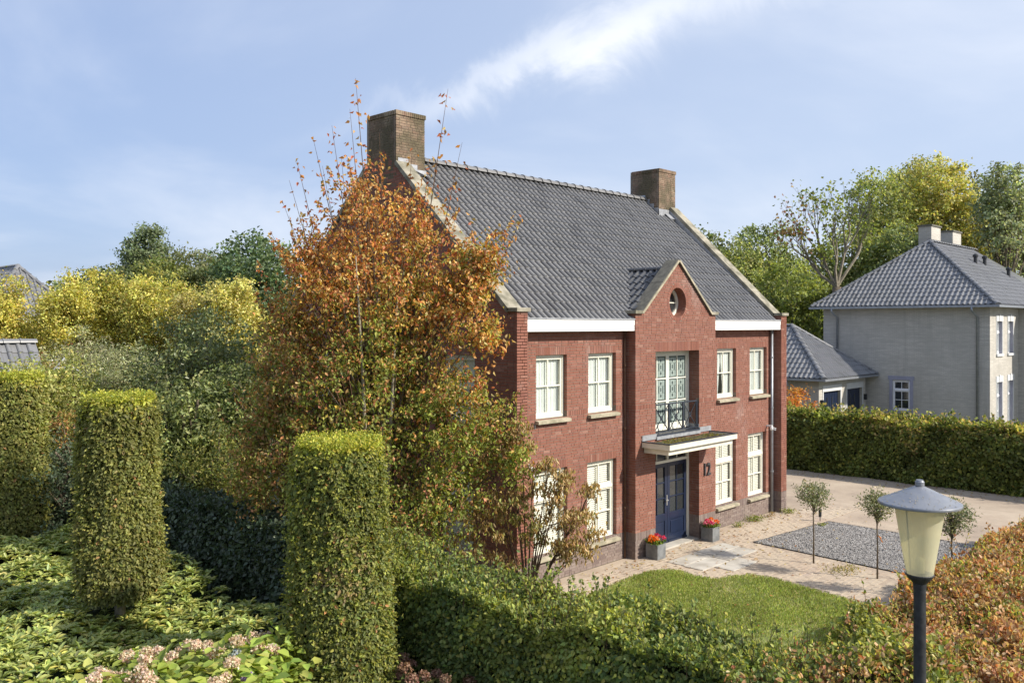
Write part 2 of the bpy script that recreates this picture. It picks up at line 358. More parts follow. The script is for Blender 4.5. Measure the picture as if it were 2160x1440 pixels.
def solid(mb, F, outer, holes, thick, w0=0.0):
    """extruded wall with holes: outer and holes are (u, z) loops"""
    loops = [outer] + holes
    flat = [p for l in loops for p in l]
    tris = geometry.tessellate_polygon([[Vector((a, b_, 0)) for a, b_ in l] for l in loops])
    nv = len(flat)
    vs = [tuple(F.p(a, b_, w0)) for a, b_ in flat] + [tuple(F.p(a, b_, w0 - thick)) for a, b_ in flat]
    fs = [tuple(t) for t in tris] + [tuple(i + nv for i in t[::-1]) for t in tris]
    k = 0
    for l in loops:
        n_ = len(l)
        for i in range(n_): fs.append((k + i, k + (i + 1) % n_, nv + k + (i + 1) % n_, nv + k + i))
        k += n_
    mb.add(vs, fs)
def rect(a, b_, c, d): return [(a, c), (b_, c), (b_, d), (a, d)]
def grow(h, e):
    us = [p[0] for p in h]; zs = [p[1] for p in h]; cu = (min(us) + max(us)) / 2; cz = (min(zs) + max(zs)) / 2
    return [(p[0] + (e if p[0] > cu else -e), p[1] + (e if p[1] > cz else -e)) for p in h]
def scan(loops, z):
    xs = []
    for l in loops:
        for i in range(len(l)):
            (a, za), (b_, zb) = l[i], l[(i + 1) % len(l)]
            if (za <= z) != (zb <= z): xs.append(a + (z - za) / (zb - za) * (b_ - a))
    xs.sort(); return [(xs[i], xs[i + 1]) for i in range(0, len(xs) - 1, 2)]

JNT = 0.0115; CRS = 0.0625
BR = []     # all loose bricks: (F, u0, u1, z0, z1, depth, kind)
def lay(F, outer, holes, z0, z1, kind='red', depth=0.1, phase=0, rnd=None):
    rnd = rnd or random.Random(11)
    k = int(math.floor(z0 / CRS + 0.5))
    while k * CRS < z1 - 0.03:
        za, zb = k * CRS + JNT / 2, (k + 1) * CRS - JNT / 2
        for a, b_ in scan([outer] + holes, (za + zb) / 2):
            u = a; first = True; last_h = 0
            while u < b_ - 0.02:
                if first: ln = (0.2085, 0.0985, 0.155)[(k + rnd.randint(0, 2)) % 3]
                else: ln = 0.2085 if (rnd.random() < 0.66 or last_h) else 0.0985
                last_h = ln < 0.1; first = False
                e = min(u + ln, b_)
                if b_ - e < 0.045: e = b_
                BR.append((F, u, e, za, zb, depth, kind)); u = e + JNT
        k += 1
def soldiers(F, a, b_, z0, z1, kind='red', depth=0.1):
    n_ = max(1, round((b_ - a) / CRS)); w = (b_ - a) / n_
    for i in range(n_): BR.append((F, a + i * w + JNT / 2, a + (i + 1) * w - JNT / 2, z0 + JNT / 2, z1 - JNT / 2, depth, kind))

# ------------------------------------------------------------------ tiles
TP = [(0, 0), (.05, .55), (.14, .93), (.25, 1.0), (.36, .85), (.46, .42), (.56, .06), (.78, -.06), (1.0, .02)]
def tile_mesh(name, m, pu, ln, roll=0.048, k=8):
    """one pan tile: x across, y up the slope, z out of the roof; lower edge at y=0"""
    vs = []; fs = []
    prof = []
    for i in range(k + 1):
        t = i / k
        prof.append((TP[i][0] * (pu + 0.004), TP[i][1] * roll))
    for row, (y, dz_) in enumerate(((0, 0.0), (0, 0.026), (ln, 0.0))):
        for x, h in prof: vs.append((x, y, h + dz_))
    n_ = k + 1
    for r in range(2):
        for i in range(k): fs.append((r * n_ + i, r * n_ + i + 1, (r + 1) * n_ + i + 1, (r + 1) * n_ + i))
    me = bpy.data.meshes.new(name); me.from_pydata(vs, [], fs); me.materials.append(m)
    return me, vs, fs
def tile_field(parent, origin, u, v, U, V, loops, pu, pv, m, name='roof_tile', single=0, roll=0.048, under=True):
    """tiles on a roof plane; loops in (u, v) metres; `single` nearest ones become objects of their own"""
    u = Vector(u).normalized(); v = Vector(v).normalized(); nrm = u.cross(v).normalized(); origin = Vector(origin)
    me, vs, fs = tile_mesh(name, m, pu, pv + 0.03, roll)
    spots = []
    for j in range(int(V / pv) + 1):
        vv_ = j * pv
        iv = scan(loops, vv_ + pv * 0.5)
        for i in range(int(U / pu) + 1):
            uc = (i + 0.5) * pu
            if any(a - 0.02 < uc < b_ + 0.02 for a, b_ in iv): spots.append((i * pu, vv_))
    pos = [origin + u * a + v * b_ for a, b_ in spots]
    order = sorted(range(len(pos)), key=lambda i: (pos[i] - CAM).length)
    rot = Matrix((u, v, nrm)).transposed().to_4x4()
    mb = MB(); r2 = random.Random(3)
    one = set(order[:single]) if single else set()
    for i, p in enumerate(pos):
        j = nrm * r2.uniform(-0.003, 0.003) + u * r2.uniform(-0.003, 0.003)
        if i in one:
            o = bpy.data.objects.new(name, me); link(o, parent); o.matrix_basis = Matrix.Translation(p + j) @ rot
        else:
            q_ = p + j; mb.add([tuple(q_ + u * x + v * y + nrm * z) for x, y, z in vs], fs)
    if mb.v: mb.build(name + 's' if single else 'roof_tiles', m, parent, kind='stuff')
    return nrm
def ridge_tiles(parent, p0, p1, m, r=0.10, ln=0.36, name='ridge_tile'):
    p0 = Vector(p0); p1 = Vector(p1); d = p1 - p0; n_ = max(1, round(d.length / ln)); step = d.length / n_; d.normalize()
    sd = d.cross(Vector((0, 0, 1))).normalized(); up = sd.cross(d).normalized()
    mb = MB(); k = 8
    rings = ((0.0, r * 1.13), (0.05, r * 1.13), (0.052, r), (step + 0.02, r * 0.93))
    for y, rr in rings:
        for i in range(k + 1):
            t = pi * i / k; mb.v.append((rr * cos(t), y, rr * 0.8 * sin(t)))
    for a in range(len(rings) - 1):
        for i in range(k): mb.f.append((a * (k + 1) + i, a * (k + 1) + i + 1, (a + 1) * (k + 1) + i + 1, (a + 1) * (k + 1) + i))
    mb.f.append(tuple(range(k + 1)))
    me = mb.mesh(name, m)
    rot = Matrix((sd, d, up)).transposed().to_4x4()
    for i in range(n_):
        o = bpy.data.objects.new(name, me); link(o, parent); o.matrix_basis = Matrix.Translation(p0 + d * step * i) @ rot

# ------------------------------------------------------------------ foliage helpers
def unit(a): return a / np.maximum(np.linalg.norm(a, axis=1, keepdims=True), 1e-6)
def rdir(n_, rng=RNG): return unit(rng.normal(size=(n_, 3)))
def leaf_obj(name, P, D, Nn, Ln, Cc, m, parent=None, wr=0.5, kind='stuff', pts=4, droop=0.12, fold=0.10):
    """pointed, folded leaves: P base, D long direction, Nn normal, Ln length, Cc colour"""
    D = unit(D); S = unit(np.cross(D, Nn)); Nn = np.cross(S, D); n_ = len(P)
    Ln = np.broadcast_to(np.asarray(Ln, float), (n_,))[:, None]; wr = np.broadcast_to(np.asarray(wr, float), (n_,))[:, None]
    if pts == 4:
        V_ = np.stack([P, P + D * Ln * 0.45 + S * Ln * wr * 0.5 + Nn * Ln * fold, P + D * Ln - Nn * Ln * droop, P + D * Ln * 0.45 - S * Ln * wr * 0.5 + Nn * Ln * fold], 1)
        T = np.array([[0, 1, 2], [0, 2, 3]])
    else:
        V_ = np.stack([P, P + D * Ln * 0.3 + S * Ln * wr * 0.47 + Nn * Ln * fold, P + D * Ln * 0.68 + S * Ln * wr * 0.40 + Nn * Ln * fold * 0.6, P + D * Ln - Nn * Ln * droop,
                       P + D * Ln * 0.68 - S * Ln * wr * 0.40 + Nn * Ln * fold * 0.6, P + D * Ln * 0.3 - S * Ln * wr * 0.47 + Nn * Ln * fold], 1)
        T = np.array([[0, 1, 2], [0, 2, 3], [0, 3, 4], [0, 4, 5]])
    k = V_.shape[1]; F_ = (np.arange(n_)[:, None, None] * k + T[None]).reshape(-1)
    me = bpy.data.meshes.new(name); me.vertices.add(n_ * k); me.vertices.foreach_set('co', V_.reshape(-1).astype(np.float32))
    nf = n_ * len(T); me.loops.add(nf * 3); me.loops.foreach_set('vertex_index', F_.astype(np.int32))
    me.polygons.add(nf); me.polygons.foreach_set('loop_start', (np.arange(nf) * 3).astype(np.int32))
    me.update(calc_edges=True)
    at_ = me.attributes.new('Col', 'FLOAT_COLOR', 'POINT')
    c4 = np.ones((n_, k, 4), np.float32); c4[:, :, :3] = np.clip(Cc, 0.002, 1)[:, None, :]
    at_.data.foreach_set('color', c4.reshape(-1)); me.materials.append(m)
    o = bpy.data.objects.new(name, me); link(o, parent)
    if kind: o['kind'] = kind
    return o
def pal(n_, cols, w=None, jit=0.18, rng=RNG):
    cols = np.array(cols); w = None if w is None else np.array(w) / np.sum(w)
    c = cols[rng.choice(len(cols), n_, p=w)]
    return c * (1 + rng.normal(size=(n_, 1)) * jit) * (1 + rng.normal(size=(n_, 3)) * 0.05)
def fbm(P, s, seed=0.0):
    """cheap smooth noise in numpy, about -1..1"""
    x, y, z = P[:, 0] * s + seed, P[:, 1] * s + seed * 1.7, P[:, 2] * s - seed
    return (np.sin(x * 1.3 + 1.7 * np.sin(y * 0.9 + z)) + np.sin(y * 1.7 + 1.3 * np.sin(z * 1.1 + x * 0.7)) + np.sin(z * 1.5 + 1.9 * np.sin(x * 0.8 - y))) / 3

def clump_crown(blobs, n_clump, per, cr, rng=RNG, shell=0.45):
    """leaf positions in clumps through a crown made of ellipsoids (centre, radii, weight)"""
    w = np.array([b_[2] if len(b_) > 2 else b_[1][0] * b_[1][1] * b_[1][2] for b_ in blobs], float); w /= w.sum()
    idx = rng.choice(len(blobs), n_clump, p=w)
    C_ = np.array([blobs[i][0] for i in idx], float); R_ = np.array([blobs[i][1] for i in idx], float)
    d = rdir(n_clump, rng); r = rng.random((n_clump, 1)) ** shell
    cc = C_ + d * r * R_
    size = cr * (0.6 + 0.8 * rng.random((n_clump, 1, 1)))
    off = rng.normal(size=(n_clump, per, 3)) * size * np.array([1, 1, 0.62]) * 0.5
    P = (cc[:, None] + off).reshape(-1, 3)
    O = np.repeat(d, per, 0)
    lit = np.repeat(rng.normal(size=n_clump), per)  # random light and dark clumps, painted into leaf colour to deepen gaps
    return P, O, lit, cc
def limb_mesh(base, cc, top, rad, n_limb=40, k=5, rng=RNG, spread=0.55):
    """trunk and limbs reaching into the crown"""
    mb = MB(); base = Vector(base); top = Vector(top)
    pts = [base.lerp(top, t) + Vector((rng.normal() * rad * 0.8 * t, rng.normal() * rad * 0.8 * t, 0)) for t in np.linspace(0, 1, 7)]
    mb.tube(pts, [rad * (1.25 if i == 0 else 1 - 0.82 * i / 6) for i in range(7)], 8)
    lb = MB()
    sel = cc[rng.choice(len(cc), min(n_limb, len(cc)), replace=False)]
    for c in sel:
        c = Vector(c); h = top.z - base.z
        t = min(0.95, max(0.18, (c.z - base.z) / h * spread + rng.uniform(-0.08, 0.08)))
        i = t * 6; a = pts[int(i)].lerp(pts[min(6, int(i) + 1)], i - int(i))
        mid = a.lerp(c, 0.5) + Vector((rng.normal(), rng.normal(), 0.6)) * (c - a).length * 0.07
        r0 = rad * (1 - 0.8 * t) * 0.45
        lb.tube([a, mid, c], [r0, r0 * 0.6, r0 * 0.2], k, cap=False)
    return mb, lb
def tree(name, label, cat, base, h, blobs, n_clump, per, cr, leaf, cols, w=None, group=None, rad=0.16, bark='trunk', n_limb=30, wr=0.62, lit_amt=0.27, top_tint=None, jit=0.16, shell=0.45, updir=0.5, leafm='leaf', pts=4):
    base = Vector(base)
    t = thing(name, label, cat, (base.x, base.y, base.z), group)
    P, O, lit, cc = clump_crown(blobs, n_clump, per, cr, shell=shell)
    n_ = len(P); Nn = unit(O * 0.5 + rdir(n_) * 0.9 + np.array([0, 0, updir])); D = rdir(n_) + np.array([0, 0, -0.25])
    C_ = pal(n_, cols, w, jit) * (1 + lit[:, None] * lit_amt)
    if top_tint is not None:
        z0, z1 = P[:, 2].min(), P[:, 2].max(); f = np.clip((P[:, 2] - z0) / (z1 - z0) + fbm(P, 0.7) * 0.2, 0, 1)[:, None] ** 1.6
        C_ = C_ * (1 - f) + C_ * np.array(top_tint) * f
    leaf_obj('crown', P, D, Nn, leaf * (0.7 + 0.6 * RNG.random(n_)), C_, M[leafm], t, wr, pts=pts)
    tp = (base.x + RNG.normal() * 0.1, base.y + RNG.normal() * 0.1, base.z + h * 0.86)
    a, b_ = limb_mesh(base, cc, tp, rad, n_limb)
    a.build('trunk', M[bark], t, smooth=True); b_.build('limbs', M[bark], t, smooth=True)
    return t

# ================================================================== THE GROUND
g = MB(); g.add([(-300, -300, 0), (500, -300, 0), (500, 500, 0), (-300, 500, 0)], [(0, 1, 2, 3)]).build('ground', M['ground'], kind='structure')
def sheet(name, loop, z, m, kind='structure'):
    mb = MB(); flat = [Vector((a, b_, 0)) for a, b_ in loop]
    tr_ = geometry.tessellate_polygon([flat]); mb.add([(a, b_, z) for a, b_ in loop], [tuple(t) for t in tr_])
    me = mb.mesh(name, m)
    if me.polygons and me.polygons[0].normal.z < 0: me.flip_normals()
    o = bpy.data.objects.new(name, me); link(o); o['kind'] = kind; return o
sheet('driveway', [(-3.9, -8.4), (18.9, -13.5), (18.9, 12), (11.6, 12), (11.6, -0.02), (-3.9, -0.02)], 0.004, M['sand'])
LAWN = [(-4.2, -8.3), (-4.2, -1.9), (-1.2, -1.55), (0.85, -1.3), (1.9, -1.16), (2.6, -1.12), (3.15, -1.2), (3.5, -1.4), (3.62, -1.7), (3.5, -2.1), (3.62, -2.55), (4.1, -2.7), (4.45, -2.95), (4.55, -3.5), (4.35, -4.4), (4.2, -5.4), (3.9, -6.4), (3.4, -8.3)]
sheet('lawn', LAWN, 0.03, M['turf'])
def inside(loop, x, y):
    c = False
    for i in range(len(loop)):
        (x1, y1), (x2, y2) = loop[i], loop[(i + 1) % len(loop)]
        if (y1 > y) != (y2 > y) and x < (x2 - x1) * (y - y1) / (y2 - y1) + x1: c = not c
    return c
GRAVEL = [(6.78, -6.6), (10.75, -7.0), (10.9, -1.85), (7.25, -1.55), (6.85, -3.4)]
GRAVEL = [(6.78, -7.6), (10.75, -7.8), (10.9, -1.85), (7.25, -1.5)]
sheet('gravel_bed', GRAVEL, 0.012, M['black_iron'])
# pavers of the front path
PAVED = [(-1.0, -0.32), (11.4, -0.32), (13.2, -1.0), (13.2, -1.8), (11.0, -1.75), (7.2, -1.42), (6.72, -3.4), (6.55, -8.0), (4.0, -8.0), (4.4, -5.4), (4.55, -4.4), (4.72, -3.5), (4.62, -2.9), (4.2, -2.6), (3.75, -2.45), (3.65, -2.1), (3.77, -1.7), (3.6, -1.3), (3.2, -1.1), (2.6, -1.02), (1.9, -1.06), (0.85, -1.2), (-1.2, -1.45)]
SLABS = [((4.1, -1.45), (5.35, -0.98)), ((5.38, -1.45), (6.6, -0.98)), ((4.05, -1.98), (5.2, -1.48)), ((5.23, -1.98), (6.55, -1.48)), ((4.5, -2.5), (5.6, -2.01))]
walk = MB(); walk.add([(0, 0, -10), (0.001, 0, -10), (0, 0.001, -10)], [(0, 1, 2)])
path = sheet('path', PAVED, 0.008, M['sand'])
pm = {}
def paver_mesh(w, d):
    mb = MB(); mb.add([(0, 0, 0), (w, 0, 0), (w, d, 0), (0, d, 0), (0.003, 0.003, 0.012), (w - 0.003, 0.003, 0.012), (w - 0.003, d - 0.003, 0.012), (0.003, d - 0.003, 0.012)], [(4, 5, 6, 7), (0, 1, 5, 4), (1, 2, 6, 5), (2, 3, 7, 6), (3, 0, 4, 7)])
    return mb
pvs = []
for j in range(-64, -3):
    y = j * 0.125
    for i in range(-6, 60):
        x = i * 0.225 + (0.1125 if j % 2 else 0)
        if inside(PAVED, x + 0.11, y + 0.06) and not any(a[0] - 0.16 < x < b_[0] - 0.06 and a[1] - 0.10 < y < b_[1] for a, b_ in SLABS):
            if y < -3.0 and x > 4.6 and RNG.random() < 0.15: continue
            pvs.append((x, y))
pvs.sort(key=lambda p: (p[0] + 13.44) ** 2 + (p[1] + 12.76) ** 2 - (30 if 2.0 < p[0] < 6.5 and p[1] > -2.6 else 0) * 6)
pmesh = paver_mesh(0.217, 0.117); pme = pmesh.mesh('paver', M['paver']); bulk = MB()
for i, (x, y) in enumerate(pvs):
    z = 0.004 + random.uniform(-0.005, 0.003)
    if i < 300:
        o = bpy.data.objects.new('paver', pme); link(o, path); o.location = (x, y, z); o.rotation_euler = (random.uniform(-.01, .01), random.uniform(-.01, .01), random.uniform(-.012, .012))
    else: bulk.add([(a + x, b_ + y, c + z) for a, b_, c in pmesh.v], pmesh.f)
bulk.build('paving', M['paver'], path, kind='stuff')
for (x0, y0), (x1, y1) in SLABS:
    mb = MB(); mb.box(x0, x1, y0, y1, 0.0, 0.026 + random.uniform(0, 0.004)); mb.build('slab', M['slab'], path, bevel=0.006)
# step under the door
mb = MB(); mb.box(4.62, 6.58, -0.30, 0.0, 0.0, 0.045); mb.build('door_step', M['slab'], path)
# gravel stones
def in_poly_np(loop, P):
    c = np.zeros(len(P), bool)
    for i in range(len(loop)):
        (x1, y1), (x2, y2) = loop[i], loop[(i + 1) % len(loop)]
        if y1 == y2: continue
        c ^= ((y1 > P[:, 1]) != (y2 > P[:, 1])) & (P[:, 0] < (x2 - x1) * (P[:, 1] - y1) / (y2 - y1) + x1)
    return c
def blobs_mesh(name, P, R_, m, parent=None, kind='stuff'):
    """many small stones: squashed octahedra"""
    n_ = len(P); o8 = np.array([[1, 0, 0], [0, 1, 0], [-1, 0, 0], [0, -1, 0], [0, 0, 1]], float)
    a = RNG.random(n_) * 2 * pi; ca, sa = np.cos(a), np.sin(a); q_ = 0.7 + 0.6 * RNG.random((n_, 5, 1))
    V_ = o8[None] * q_ * R_[:, None, None] * np.array([1, 0.8, 0.7])
    V2 = np.stack([V_[..., 0] * ca[:, None] - V_[..., 1] * sa[:, None], V_[..., 0] * sa[:, None] + V_[..., 1] * ca[:, None], V_[..., 2]], -1) + P[:, None]
    T = np.array([[0, 1, 4], [1, 2, 4], [2, 3, 4], [3, 0, 4]]); F_ = (np.arange(n_)[:, None, None] * 5 + T[None]).reshape(-1)
    me = bpy.data.meshes.new(name); me.vertices.add(n_ * 5); me.vertices.foreach_set('co', V2.reshape(-1).astype(np.float32))
    nf = n_ * 4; me.loops.add(nf * 3); me.loops.foreach_set('vertex_index', F_.astype(np.int32)); me.polygons.add(nf)
    me.polygons.foreach_set('loop_start', (np.arange(nf) * 3).astype(np.int32)); me.update(calc_edges=True); me.materials.append(m)
    o = bpy.data.objects.new(name, me); link(o, parent)
    if kind: o['kind'] = kind
    return o
P = RNG.random((46000, 3)) * [4.4, 6.6, 0.012] + [6.6, -8.0, 0.012]; P = P[in_poly_np(GRAVEL, P)]
tag(blobs_mesh('gravel', P, 0.011 + 0.012 * RNG.random(len(P)), M['pebble']), 'grey gravel filling the bed beside the front path', 'gravel')
P3 = RNG.random((900, 3)) * [5.2, 7.2, 0.004] + [6.3, -8.0, 0.012]; P3 = P3[~in_poly_np(GRAVEL, P3)]; tag(blobs_mesh('scattered_gravel', P3, 0.008 + 0.008 * RNG.random(len(P3)), M['pebble']), 'loose stones strayed from the gravel bed onto the path', 'gravel')
edge = MB()
for a, b_ in zip(GRAVEL, GRAVEL[1:] + GRAVEL[:1]): edge.beam((a[0], a[1], 0.012), (b_[0], b_[1], 0.012), 0.012, 0.035)
tag(edge.build('edging_strip', M['black_iron']), 'thin dark metal strip bordering the grey gravel bed', 'edging')
# grass
n_ = 230000
P = RNG.random((n_, 3)) * [9.0, 7.4, 0] + [-4.4, -8.4, 0.03]
P2 = P.copy(); P2[:, :2] += RNG.normal(size=(n_, 2)) * 0.03
P = P[in_poly_np(LAWN, P2)]; P = P[RNG.random(len(P)) < .82 + .5 * fbm(P, 1.6, 2.)]; n_ = len(P); D = rdir(n_) * 0.55 + [0, 0, 1.0]
pat = fbm(P, 0.9)[:, None] * 0.7 + fbm(P, 3.1, 4.0)[:, None] * 0.5 + np.clip(-P[:, :1] * .12 - .1, -.3, .5)
C_ = pal(n_, [(0.25, 0.33, 0.08), (0.33, 0.38, 0.10), (0.44, 0.42, 0.18)], [5, 3, 2], 0.2); C_ = C_ * (1 - pat * 0.3) + np.clip(pat, 0, 1) * np.array([0.10, 0.06, 0.03])
tag(leaf_obj('grass', P, D, rdir(n_), 0.03 + 0.035 * RNG.random(n_), C_, M['grass'], wr=0.2), 'short green lawn grass in front of the red brick house', 'grass')
n_ = 420; P = RNG.random((n_, 3)) * [17, 8, 0] + [-3, -8.2, 0.075]; k = in_poly_np(LAWN, P); P[~k, 2] = 0.025
P = np.vstack([P, RNG.random((160, 3)) * [6.5, 2.4, 0] + [1.5, -2.6, 0.03], RNG.random((260, 3)) * [1.2, 14, 0] + [17.6, -10, 0.02], RNG.random((150, 3)) * [12, 1.0, 0] + [0, -1.2, 0.03]])
n_ = len(P); C_ = pal(n_, [(0.35, 0.16, 0.06), (0.45, 0.30, 0.12), (0.22, 0.12, 0.06), (0.50, 0.42, 0.2)], None, 0.2)
tag(leaf_obj('fallen_leaves', P, rdir(n_) * [1, 1, 0.15], rdir(n_) * 0.4 + [0, 0, 1], 0.05 + 0.04 * RNG.random(n_), C_, M['leaf'], wr=0.6), 'dry brown leaves scattered on the lawn and path', 'leaves')

# ================================================================== THE RED BRICK HOUSE
XL, XR = -0.32, 11.46       # outer faces of the gable walls
YB = 8.7; EZ = 5.50; PZ = 5.87; RS = 0.90
house = thing('brick_house', 'large red brick house with grey tiled roof, two chimneys and blue double door', 'house', (5.6, 4.2, 0))
FR = Face((0, 0, 0), (1, 0, 0), (0, -1, 0))            # front wall
FP = Face((0, -0.3, 0), (1, 0, 0), (0, -1, 0))         # bay and corner piers, 0.3 forward
FL = Face((XL, 0, 0), (0, 1, 0), (-1, 0, 0))           # left gable
BX0, BX1 = 3.78, 7.40; BC = 5.59
UPW = [(0.59, 1.61), (2.37, 3.41), (7.99, 9.01), (9.79, 10.80)]
GRW = [(0.52, 1.63), (2.33, 3.43), (7.91, 9.00), (9.68, 10.75)]
UZ = (3.5625, 4.9375); GZ = (0.60, 2.4375)
wall = MB()
holes = [rect(a, b_, *UZ) for a, b_ in UPW] + [rect(a, b_, *GZ) for a, b_ in GRW]
nich = (4.61, 6.59); NZ1 = (0.0, 2.5); NZ2 = (2.90, 4.9375)
RWIN = [(BC + 0.375 * cos(2 * pi * i / 28), 6.165 + 0.375 * sin(2 * pi * i / 28)) for i in range(28)]
fh_l = [h for h in holes if h[0][0] < 4]; fh_r = [h for h in holes if h[0][0] > 7]
solid(wall, FR, rect(0.0, BX0 + 0.02, 0, EZ + 0.1), [grow(h, 0.004) for h in fh_l], 0.32, -0.006)
solid(wall, FR, rect(BX1 - 0.02, 11.14, 0, EZ + 0.1), [grow(h, 0.004) for h in fh_r], 0.32, -0.006)
bay = [(BX0, 0), (BX1, 0), (BX1, 5.86), (7.13, 5.86), (BC, 7.20), (4.05, 5.86), (BX0, 5.86)]
bayi = [(BX0 + .006, 0), (BX1 - .006, 0), (BX1 - .006, 5.855), (7.12, 5.855), (BC, 7.19), (4.06, 5.855), (BX0 + .006, 5.855)]
solid(wall, FP, bayi, [grow(rect(*nich, 0.02, NZ1[1]), .004), grow(rect(*nich, *NZ2), .004), grow(RWIN, .004)], 0.31, -0.006)
for a, b_ in ((BX0 + .006, 4.2), (7.0, BX1 - .006)): wall.box(a, b_, 0.004, 0.3, 0, 5.84)
# gable side walls
gab = [(-0.3, 0), (YB, 0), (YB, PZ), (8.42, PZ), (4.2, 9.86), (-0.02, PZ), (-0.3, PZ)]
gabi = [(-0.294, 0), (YB, 0), (YB, PZ - .005), (8.42, PZ - .005), (4.2, 9.85), (-0.02, PZ - .005), (-0.294, PZ - .005)]
GWL = [rect(0.95, 2.0, *UZ), rect(6.1, 7.15, *UZ), rect(1.0, 2.1, *GZ), rect(5.9, 7.0, *GZ)]
solid(wall, FL, gabi, [grow(h, .004) for h in GWL], 0.32, -0.006)
FRt = Face((XR, 0, 0), (0, 1, 0), (1, 0, 0)); solid(wall, FRt, gabi, [], 0.32, -0.006)
wall.box(0.3, 11.14, YB - 0.32, YB - 0.01, 0, EZ)        # back wall
wall_o = wall.build('wall', M['mortar'], house)
# dark interior floors and partitions, seen only through the panes
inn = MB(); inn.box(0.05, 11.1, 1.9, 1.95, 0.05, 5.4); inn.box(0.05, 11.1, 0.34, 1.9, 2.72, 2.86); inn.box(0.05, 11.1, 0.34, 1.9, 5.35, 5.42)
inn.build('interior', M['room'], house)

# bricks
band = (3.54, 3.66)
sold_up = [rect(a - 0.0, b_ + 0.0, UZ[1], UZ[1] + 0.1875) for a, b_ in UPW]; sold_gr = [rect(a, b_, GZ[1], GZ[1] + 0.1875) for a, b_ in GRW]
PL = 0.4375; PLT = 0.625
def lay_front(x0, x1, hs, wins_u, wins_g, seed):
    r = random.Random(seed); out = rect(x0, x1, 0, EZ + 0.1)
    ex = hs + [rect(a, b_, UZ[1], UZ[1] + 0.1875) for a, b_ in wins_u] + [rect(a, b_, GZ[1], GZ[1] + 0.1875) for a, b_ in wins_g]
    lay(FR, out, ex, PLT, 3.5625, 'red', rnd=r); lay(FR, out, ex, 3.6875, EZ + 0.1, 'red', rnd=r)
    lay(FR, out, hs, 0, PL, 'grey', rnd=r)
    for a, b_ in scan([out] + hs, 0.5): soldiers(FR, a, b_, PL, PLT, 'grey')
    for a, b_ in scan([out] + hs, 3.62): soldiers(FR, a, b_, 3.5625, 3.6875)
    for a, b_ in wins_u: soldiers(FR, a, b_, UZ[1], UZ[1] + 0.1875)
    for a, b_ in wins_g: soldiers(FR, a, b_, GZ[1], GZ[1] + 0.1875)
lay_front(0.004, BX0 - 0.004, fh_l, UPW[:2], GRW[:2], 1); lay_front(BX1 + 0.004, 11.135, fh_r, UPW[2:], GRW[2:], 2)
def ring(c, r0, r1, n_=44):
    return [(c[0] + r1 * cos(2 * pi * i / n_), c[1] + r1 * sin(2 * pi * i / n_)) for i in range(n_)]
rc = (BC, 6.165); r = random.Random(5)
bh = [rect(*nich, 0.0, NZ1[1]), rect(*nich, *NZ2), ring(rc, 0, 0.485)]
nsold = rect(nich[0], nich[1], NZ2[1], NZ2[1] + 0.25)
lay(FP, bay, bh + [nsold], PLT, 3.5625, 'red', rnd=r); lay(FP, bay, bh + [nsold], 3.6875, 7.2, 'red', rnd=r); lay(FP, bay, bh, 0, PL, 'grey', rnd=r)
for z0, z1, kd in ((PL, PLT, 'grey'), (3.5625, 3.6875, 'red')):
    for a, b_ in scan([bay] + bh, (z0 + z1) / 2): soldiers(FP, a, b_, z0, z1, kd)
soldiers(FP, nich[0], nich[1], NZ2[1], NZ2[1] + 0.25)
# corner piers
for a, b_ in ((XL, 0.0), (11.13, XR)):
    o_ = rect(a, b_, 0, PZ); lay(FP, o_, [], PLT, PZ, 'red', rnd=r); lay(FP, o_, [], 0, PL, 'grey', rnd=r); soldiers(FP, a, b_, PL, PLT, 'grey')
for a, b_ in ((XL + .006, -.006), (11.136, XR - .006)): pr = MB(); pr.box(a, b_, -0.294, -0.002, 0, PZ - .005); pr.build('pier', M['mortar'], house)
# side faces: bay flanks, pier flanks, niche reveals, left gable
def flank(x, nx, y0, y1, z0, z1, kinds=True, depth=0.06):
    F = Face((x, 0, 0), (0, 1, 0), (nx, 0, 0)); o_ = rect(y0, y1, z0, z1)
    if kinds:
        lay(F, o_, [], PLT, z1, 'red', depth, rnd=r); lay(F, o_, [], 0, PL, 'grey', depth, rnd=r); soldiers(F, y0, y1, PL, PLT, 'grey', depth)
    else: lay(F, o_, [], z0, z1, 'red', depth, rnd=r)
flank(BX0, -1, -0.198, 0.0, 0, 5.86); flank(11.13, -1, -0.198, 0.0, 0, PZ)
flank(nich[1], -1, -0.198, 0.02, 0, NZ1[1]); flank(nich[1], -1, -0.198, 0.02, NZ2[0], NZ2[1], False)
go = [(-0.19, 0)] + gab[1:5] + [(-0.02, PZ), (-0.19, PZ)]
lay(FL, go, GWL, PLT, 9.8, 'red', 0.06, rnd=r); lay(FL, go, GWL, 0, PL, 'grey', 0.06, rnd=r); soldiers(FL, -0.19, YB, PL, PLT, 'grey', 0.06)
# voussoirs round the oculus
vs_ = MB(); n_v = 40
for i in range(n_v):
    t0 = 2 * pi * (i + 0.06) / n_v; t1 = 2 * pi * (i + 0.94) / n_v
    q4 = [(rc[0] + rr * cos(t), rc[1] + rr * sin(t)) for rr, t in ((0.375, t0), (0.375, t1), (0.478, t1), (0.478, t0))]
    vs_.prism([FP.p(a, b_, -0.09) for a, b_ in q4], [FP.p(a, b_, 0.002) for a, b_ in q4])
vs_.build('oculus_brick_ring', M['brick'], wall_o, kind='stuff')

